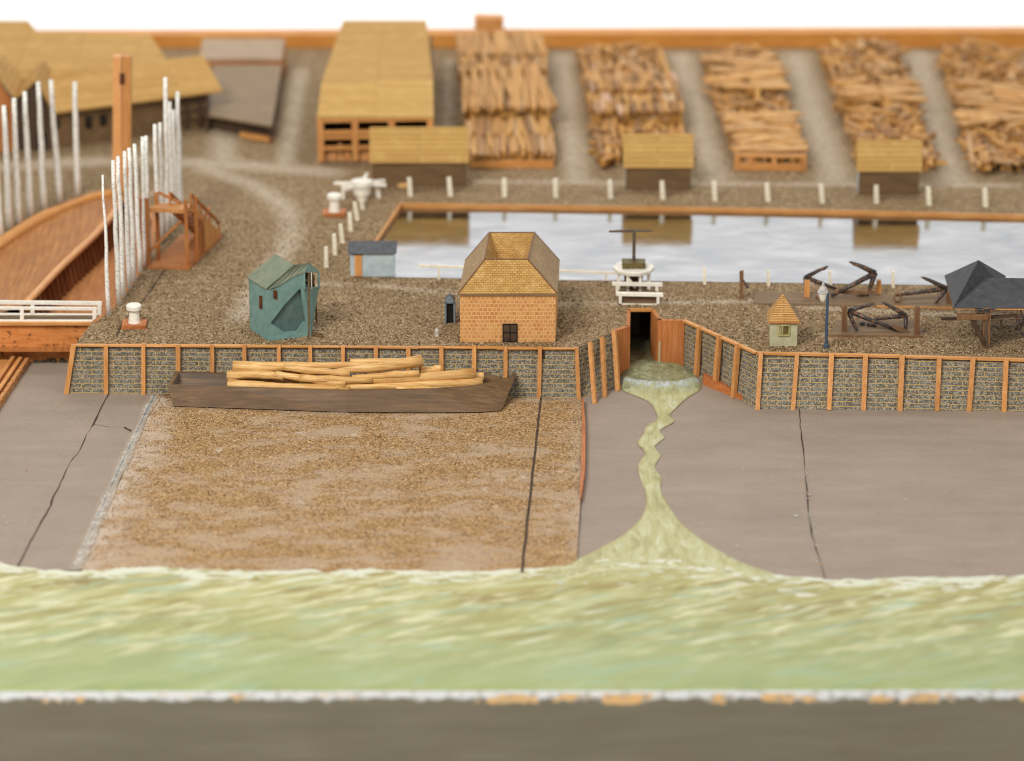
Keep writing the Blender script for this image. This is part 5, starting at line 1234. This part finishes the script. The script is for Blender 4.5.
# outer rim and keel stations from the left (square) end to the right (raked) end
nearr = [bp(168, 385.5, rimz), bp(230, 387.5, rimz), bp(345, 391, rimz), bp(430, 389.5, rimz), bp(480, 385.5, rimz), bp(515, 377.5, rimz)]
neark = [bp(173, 406, keel), bp(233, 408, keel), bp(345, 412, keel), bp(430, 412.5, keel), bp(480, 412, keel), bp(501, 410.5, keel)]
farr = [bp(176, 369.5, rimz), bp(232, 370.5, rimz), bp(345, 371.5, rimz), bp(430, 372, rimz), bp(480, 373, rimz), bp(516, 374.5, rimz)]
for p in nearr: p.z = rimz
for i, p in enumerate(farr): p.y = nearr[i].y+4.3*(1.0, 1.0, 1.0, .98, .92, .62)[i]
bg = thing('river_barge', 'long brown flat barge loaded with pale logs on the sand', 'barge', neark[2]+Vector((0, 2, 0)))
n = 6; far_k = [Vector((neark[i].x, neark[i].y+(farr[i].y-nearr[i].y)*.95, keel)) for i in range(n)]
vs = nearr+neark+far_k+farr; fs = []
for i in range(n-1):
    fs += [(i, i+1, n+i+1, n+i), (n+i, n+i+1, 2*n+i+1, 2*n+i), (2*n+i, 2*n+i+1, 3*n+i+1, 3*n+i)]
fs += [(0, n, 2*n, 3*n), (n-1, 4*n-1, 3*n-1, 2*n-1)]
wt = .38
ins = [nearr[i]+Vector((wt if i == 0 else (-wt if i == n-1 else 0), wt, 0)) for i in range(n)]+[farr[i]+Vector((wt if i == 0 else (-wt if i == n-1 else 0), -wt, 0)) for i in range(n)]
b0 = len(vs); vs += ins
for i in range(n-1): fs += [(i, b0+i, b0+i+1, i+1), (3*n+i, 3*n+i+1, b0+n+i+1, b0+n+i)]
fs += [(0, 3*n, b0+n, b0), (n-1, b0+n-1, b0+2*n-1, 4*n-1)]
mb.add(vs, fs); mb.build('hull', M['barge'], bg)
mb = MB(); dk_ = Vector((0, 0, -.95)); low = [p+dk_ for p in ins]
fs = [(i, i+1, n+i+1, n+i) for i in range(n-1)]
b0 = len(low); fs += [(i, b0+i, b0+i+1, i+1) for i in range(n-1)]+[(n+i, n+i+1, b0+n+i+1, b0+n+i) for i in range(n-1)]+[(0, n, b0+n, b0), (n-1, b0+n-1, b0+2*n-1, 2*n-1)]
mb.add(low+[p+Vector((0, 0, -.02)) for p in ins], fs); mb.build('deck', M['barge_in'], bg)
def hull_y(x, f):                               # depth inside the barge at x, f from the near to the far side
    for i in range(n-1):
        if nearr[i].x <= x <= nearr[i+1].x or i == n-2:
            t = (x-nearr[i].x)/(nearr[i+1].x-nearr[i].x); a = nearr[i].y+(nearr[i+1].y-nearr[i].y)*t; b = farr[i].y+(farr[i+1].y-farr[i].y)*t
            return a+.75+(b-a-1.5)*f
logs = [  # pixel ends, place across the barge at both ends, radii, label
 (233, 366.5, 372, 364.5, .62, .80, .62, .30, 'fattest pale log at the upper left of the barge load'),
 (227, 375.5, 284, 376.5, .40, .40, .50, .42, 'short pale log with a blunt left end under the fattest left log'),
 (228, 384.5, 350, 388.5, .10, .06, .56, .30, 'long pale log lying lowest along the near side of the barge, left half'),
 (276, 374, 346, 385, .40, .12, .34, .46, 'pale log slanting down from the fattest left log to the barge middle'),
 (284, 367, 350, 373.5, .50, .40, .36, .30, 'slim pale log that starts against the right end of the fattest left log'),
 (300, 378, 372, 380.5, .30, .22, .42, .30, 'bowed pale log along the barge middle above the lowest left log'),
 (322, 373, 422, 360.5, .42, .62, .26, .62, 'thick topmost pale log rising toward the right of the barge middle'),
 (352, 377, 419, 373.5, .34, .46, .20, .42, 'short tapering pale log under the topmost right log'),
 (340, 381.5, 474, 373.5, .20, .34, .34, .60, 'thick pale log sloping up to the right end of the load'),
 (336, 387.5, 482, 382, .06, .18, .28, .52, 'bowed pale log at the near right with a sawn right end'),
 (396, 389, 478, 387, .04, .06, .26, .36, 'thin pale log lowest at the near right just above the barge side'),
 (350, 361.5, 412, 361, .95, .92, .26, .34, 'pale log peeping out behind the topmost right log'),
 (420, 369.5, 441, 368.5, .80, .80, .36, .40, 'short pale log end showing behind the thick right log'),
 (455, 375, 484, 376.5, .62, .55, .36, .42, 'pale log stub half hidden at the far right end of the load'),
 (240, 372, 330, 371, .92, .92, .42, .36, 'pale log lying deep along the far side of the barge'),
 (300, 384, 400, 383.5, .60, .60, .45, .40, 'pale log buried in the middle of the barge load'),
 (230, 382, 300, 383, .70, .70, .45, .40, 'pale log buried at the left end of the load below the others'),
]
for k, (x0, y0, x1, y1, f0, f1, ra, rb, l) in enumerate(logs):
    def at(px, py, f):
        p = V(px, py, nearr[2].y+2); p = V(px, py, hull_y(p.x, f)); return p
    a, b = at(x0, y0, f0), at(x1, y1, f1); pts = []; n_ = 10; bow = R.uniform(-.35, .35); sag = R.uniform(-.22, .14)
    for i in range(n_):
        t = i/(n_-1); s = math.sin(t*math.pi); p = a.lerp(b, t)
        p += Vector((0, bow*s+.12*mnoise.noise(Vector((x0*.7, t*4, 0))), sag*s+.12*mnoise.noise(Vector((x1*.7, t*4, 9)))*s)); pts.append(p)
    mb = MB(); mb.tube(pts, [max(.1, ra+(rb-ra)*(i/(n_-1))+.06*mnoise.noise(Vector((x0*.3, i*.8, 3)))) for i in range(n_)], 10)
    tag(mb.build('pale_log', M['log'], smooth='sides'), l, 'log', 'pale logs loaded on the brown barge')
# ------------------------------------------------------------------ timber rows at the back
protos = []; planks = []; pale = []
for k in range(6):
    mb = MB(); w = R.uniform(.42, .6); mb.beam((0, -.5, 0), (0, .5, 0), 1.0, 1.0, j=.0)
    me = bpy.data.meshes.new('timber_baulk'); me.from_pydata(mb.v, [], mb.f)
    for v in me.vertices: v.co += Vector((R.uniform(-.1, .1), R.uniform(-.02, .02), R.uniform(-.1, .1)))
    me.materials.append(M['stick']); protos.append(me); m2 = me.copy(); m2.materials.clear(); m2.materials.append(M['plank']); planks.append(m2); m3 = me.copy(); m3.materials.clear(); m3.materials.append(M['pinkish']); pale.append(m3)
mass = MB(); 
def stick_pts(c, L, w, h, yaw, pitch, roll=0.0):
    m = Matrix.Translation(c) @ Matrix.Rotation(yaw, 4, 'Z') @ Matrix.Rotation(pitch, 4, 'X') @ Matrix.Rotation(roll, 4, 'Y') @ Matrix.Diagonal((w, L, h, 1))
    return m
def put(c, L, w, h, yaw, pitch, roll, label, group):
    if label is None:
        m = stick_pts(c, L, w, h, yaw, pitch, roll); p = []
        for z in (-.5, .5):
            for x, y in ((-.5, -.5), (.5, -.5), (.5, .5), (-.5, .5)): p.append(m @ Vector((x, y, z)))
        mass.hexa(p, 0, tone=R.random()); return
    wanted.append((L*w/(1+.01*c.y)*(1+.1*c.z), len(wanted), c.copy(), L, w, h, yaw, pitch, roll, label, group))
wanted = []
def settle():                                   # the largest ones one by one, the rest with the mass
    wanted.sort(key=lambda q: -q[0])
    for k, (a, i, c, L, w, h, yaw, pitch, roll, label, group) in enumerate(wanted):
        if k >= 285: put(c, L, w, h, yaw, pitch, roll, None, None); continue
        o = bpy.data.objects.new('timber_baulk', (pale if 'neat' in label and 'second' in label else planks if w > 1.1 or label.startswith('golden') else protos)[i % len(protos)]); C.objects.link(o)
        o.matrix_world = stick_pts(c, L, w, h, yaw, pitch, roll); tag(o, label, 'timber', group)
def row(f0, f1, b0, b1, hs, segs, name):
    FLr, FRr, BLr, BRr = G(*f0), G(*f1), G(*b0), G(*b1)
    def P(t, s): return FLr.lerp(FRr, t).lerp(BLr.lerp(BRr, t), s)
    depth = (P(.5, 1)-P(.5, 0)).length; width = (P(1, .5)-P(0, .5)).length
    ax = P(.5, 1)-P(.5, 0); yaw0 = math.atan2(-ax.x, ax.y)
    # filler body under the visible top
    for s0, s1, z0, z1, mode, label in segs:
        nl = max(1, int(max(z0, z1)/.75)); dl = depth*(s1-s0)
        for layer in range(nl):
            nx = int(width/.62) if mode in ('neat', 'lean') else int(width/1.0)
            for q in range(nx):
                t = (q+.5)/nx
                L = dl*R.uniform(.9, 1.0); c = P(t, (s0+s1)/2); zz = .3+layer*.72
                sl = (z1-z0)/dl
                c.z = zz
                if zz > min(z0, z1): continue
                put(c, L, .55, .66, yaw0+R.uniform(-.03, .03), 0, 0, None, None)
        sl = math.atan2(z1-z0, dl)
        if mode in ('neat', 'lean'):
            nx = int(width/.42); nr = 1 if mode == 'lean' else 2
            for q in range(nx):
                for r in range(nr):
                    t = (q+.5+R.uniform(-.25, .25))/nx; ss = s0+(s1-s0)*((r+.5)/nr+R.uniform(-.06, .06)); L = dl/nr*R.uniform(.9, 1.08)
                    c = P(t, ss); c.z = z0+(z1-z0)*(ss-s0)/(s1-s0)+R.uniform(-.12, .22)
                    put(c, L, R.uniform(.3, .5), R.uniform(.4, .6), yaw0+R.uniform(-.07, .07)+(.12 if mode == 'lean' and R.random() < .15 else 0), sl+R.uniform(-.03, .03), 0, label, name)
        elif mode == 'plank':
            nn = max(3, int(dl/1.5))
            for r in range(nn):
                ss = s0+(s1-s0)*(r+.5)/nn; nq = R.choice((1, 2, 2))
                for q in range(nq):
                    t = .5 if nq == 1 else .25+.5*q; c = P(t+R.uniform(-.05, .05), ss); c.z = z0+(z1-z0)*(ss-s0)/(s1-s0)+R.uniform(-.05, .3)
                    put(c, R.uniform(1.3, 1.9), width/nq*R.uniform(.85, 1.1), .32, yaw0+R.uniform(-.6, .6), sl+R.uniform(-.08, .08), R.uniform(-.06, .06), label, name)
        else:
            nn = int(width*dl/ (1.5 if mode == 'jumble' else 1.1))
            for q in range(nn):
                t, ss = R.uniform(.04, .96), R.uniform(s0, s1); c = P(t, ss); e = 1-abs(2*t-1)**3
                c.z = (z0+(z1-z0)*(ss-s0)/(s1-s0))*(.55+.45*e)+R.uniform(-.45, .3)
                put(c, R.uniform(2.2, 5.0), R.uniform(.28, .7), R.uniform(.25, .5), yaw0+R.gauss(0, .55), R.gauss(0, .10)+sl*.5, 0, label if q < nn*.45 else None, name)
G1, G2, G3, G4, G5 = ['timbers in the %s stack behind the basin' % s for s in ('leftmost neat', 'second', 'third', 'fourth', 'rightmost')]
row((470, 167), (554, 167), (456, 62), (543, 62), 0, [
    (.0, .32, 1.4, 1.5, 'neat', 'thin baulk in the low front tier of the leftmost neat stack'),
    (.34, .64, 2.5, 3.9, 'lean', 'golden baulk sloping up the middle tier of the leftmost neat stack'),
    (.66, .79, 3.0, 3.1, 'neat', 'baulk on the upper shelf of the leftmost neat stack'),
    (.80, 1.0, 3.3, 3.9, 'lean', 'golden baulk at the very back of the leftmost neat stack')], G1)
row((597, 166), (692, 166), (578, 62), (664, 62), 0, [
    (.0, .30, 1.2, 1.6, 'jumble', 'loose timber in the low front of the second stack behind the tan hut'),
    (.30, .46, 2.5, 2.7, 'neat', 'baulk in the lower neat step of the second stack'),
    (.46, .62, 3.1, 3.3, 'neat', 'baulk in the neat middle layer of the second stack'),
    (.60, 1.0, 2.0, 2.3, 'jumble', 'loose timber in the rear heap of the second stack')], G2)
row((736, 168), (806, 169), (699, 60), (773, 60), 0, [
    (.03, .36, 1.5, 1.7, 'plank', 'wide golden plank on the front of the third stack with the orange crib'),
    (.36, .58, 1.4, 1.6, 'jumble', 'loose timber across the middle of the third stack'),
    (.56, .88, 1.9, 2.0, 'plank', 'wide golden plank on the rear half of the third stack'),
    (.86, 1.0, 1.8, 1.8, 'jumble', 'loose timber at the far end of the third stack')], G3)
row((862, 172), (938, 172), (818, 60), (898, 60), 0, [
    (.0, .5, 1.6, 2.0, 'mess', 'tangled timber on the front half of the fourth stack'),
    (.45, .62, 2.3, 2.5, 'plank', 'plank lying across the middle of the fourth stack'),
    (.6, 1.0, 2.0, 2.5, 'mess', 'tangled timber in the rear heap of the fourth stack')], G4)
row((970, 172), (1052, 173), (937, 60), (1016, 60), 0, [
    (.0, .30, 1.2, 1.6, 'jumble', 'broken loose timber at the front of the rightmost stack'),
    (.28, .62, 1.8, 2.0, 'plank', 'wide golden plank in the middle of the rightmost stack'),
    (.6, 1.0, 1.9, 2.2, 'mess', 'tangled timber in the rear heap of the rightmost stack')], G5)
# orange crib frames at the front of two stacks
for (x0, x1, yb, yt, lab) in ((470, 553.5, 167.5, 160, 'orange bottom beam along the front of the leftmost neat stack'),):
    a, b = G(x0, yb), G(x1, yb); mb = MB(); mb.beam(a+Vector((0, 0, .45)), b+Vector((0, 0, .45)), .7, .9, j=.03); tag(mb.build('crib_beam', M['oak_x']), lab, 'beam')
a, b = G(735, 169.5), G(806, 170.5); kf = thing('timber_crib', 'orange crib frame with dark slots at the front of the third stack', 'crib', a.lerp(b, .5))
for z in (.4, 1.75):
    mb = MB(); mb.beam(a+Vector((0, 0, z)), b+Vector((0, 0, z)), .6, .8 if z < 1 else .35, j=.03); mb.build('beam', M['oak_x'], kf)
for t in (.02, .22, .55, .97):
    mb = MB(); p = a.lerp(b, t); mb.beam(p+Vector((0, -.05, 0)), p+Vector((0, -.05, 1.7)), .6, .6, j=.03); mb.build('post', M['oak'], kf)
c = G(489, 52); zt = V(489, 15, c.y).z
mb = MB(); mb.box((c.x, c.y-.3, zt/2+1.5), (3.9, 2.4, zt-3.0), j=.1)
tag(mb.build('timber_block', M['oak']), 'squared block of timber standing above the back border on the leftmost stack', 'timber')
mb = MB(); c = G(836, 52); 
settle()
tag(mass.build('stacked_timber', M['stick_mass'], fixn=False), kind='stuff')
p = G(404, 186); mb = MB(); mb.lathe(p, [(.9, 0), (.95, .25), (.5, .5)], 9); tag(mb.build('timber_block', M['log']), 'small pale offcut lying before the widest tan hut', 'offcut')
# ------------------------------------------------------------------ studio paper, lamps and camera
mb = MB(); P = []; prof = [(-80, -13.9)]
prof = [(YF-150, -14.6), (120, -14.6), (200, -14.6)]+[(200+70*math.sin(a), -14.6+70*(1-math.cos(a))) for a in [math.pi/2*k/10 for k in range(1, 11)]]+[(270, 190)]
for y, z in prof: P += [(-360, y, z), (360, y, z)]
mb.add(P, [(2*i, 2*i+1, 2*i+3, 2*i+2) for i in range(len(prof)-1)])
tag(mb.build('backdrop', M['backdrop'], smooth=True, fixn=False), kind='structure')
w = bpy.data.worlds.new('World'); bpy.context.scene.world = w; w.use_nodes = True
w.node_tree.nodes['Background'].inputs[0].default_value = (1.0, 0.985, 0.96, 1); w.node_tree.nodes['Background'].inputs[1].default_value = 0.30
def area(name, loc, target, sx, sy, irr, colr):
    l = bpy.data.lights.new(name, 'AREA'); l.shape = 'RECTANGLE'; l.size = sx; l.size_y = sy; l.color = colr
    d = Vector(target)-Vector(loc); l.energy = irr*math.pi**2*d.length_squared
    o = bpy.data.objects.new(name, l); C.objects.link(o); o.location = loc; o.rotation_euler = d.to_track_quat('-Z', 'Y').to_euler(); return o
area('key_lamp', (-120, -190, 225), (0, 30, 0), 120, 100, 0.83, (1.0, 0.97, 0.92))
area('fill_lamp', (230, -190, 190), (0, 30, 0), 160, 160, 0.22, (1.0, 0.98, 0.96))
area('backdrop_lamp', (0, 165, 210), (0, 262, 40), 300, 60, 1.0, (1.0, 1.0, 1.0))
sc = bpy.context.scene
cd = bpy.data.cameras.new('camera'); cam = bpy.data.objects.new('camera', cd); C.objects.link(cam); sc.camera = cam
cam.location = CAM; cam.rotation_euler = (math.pi/2-PITCH, 0, 0)
cd.sensor_width = 36.0; cd.lens = F*36.0/1024.0; cd.clip_start = 1.0; cd.clip_end = 3000.0
cd.dof.use_dof = True; cd.dof.focus_distance = 383.0; cd.dof.aperture_fstop = cd.lens*1e-3/3.7
sc.view_settings.view_transform = 'Standard'; sc.view_settings.look = 'None'; sc.view_settings.exposure = 0.0; sc.view_settings.gamma = 1.0
sc.render.engine = 'CYCLES'; sc.cycles.use_denoising = True; sc.cycles.filter_width = 1.0; sc.cycles.use_adaptive_sampling = False; sc.cycles.max_bounces = 6
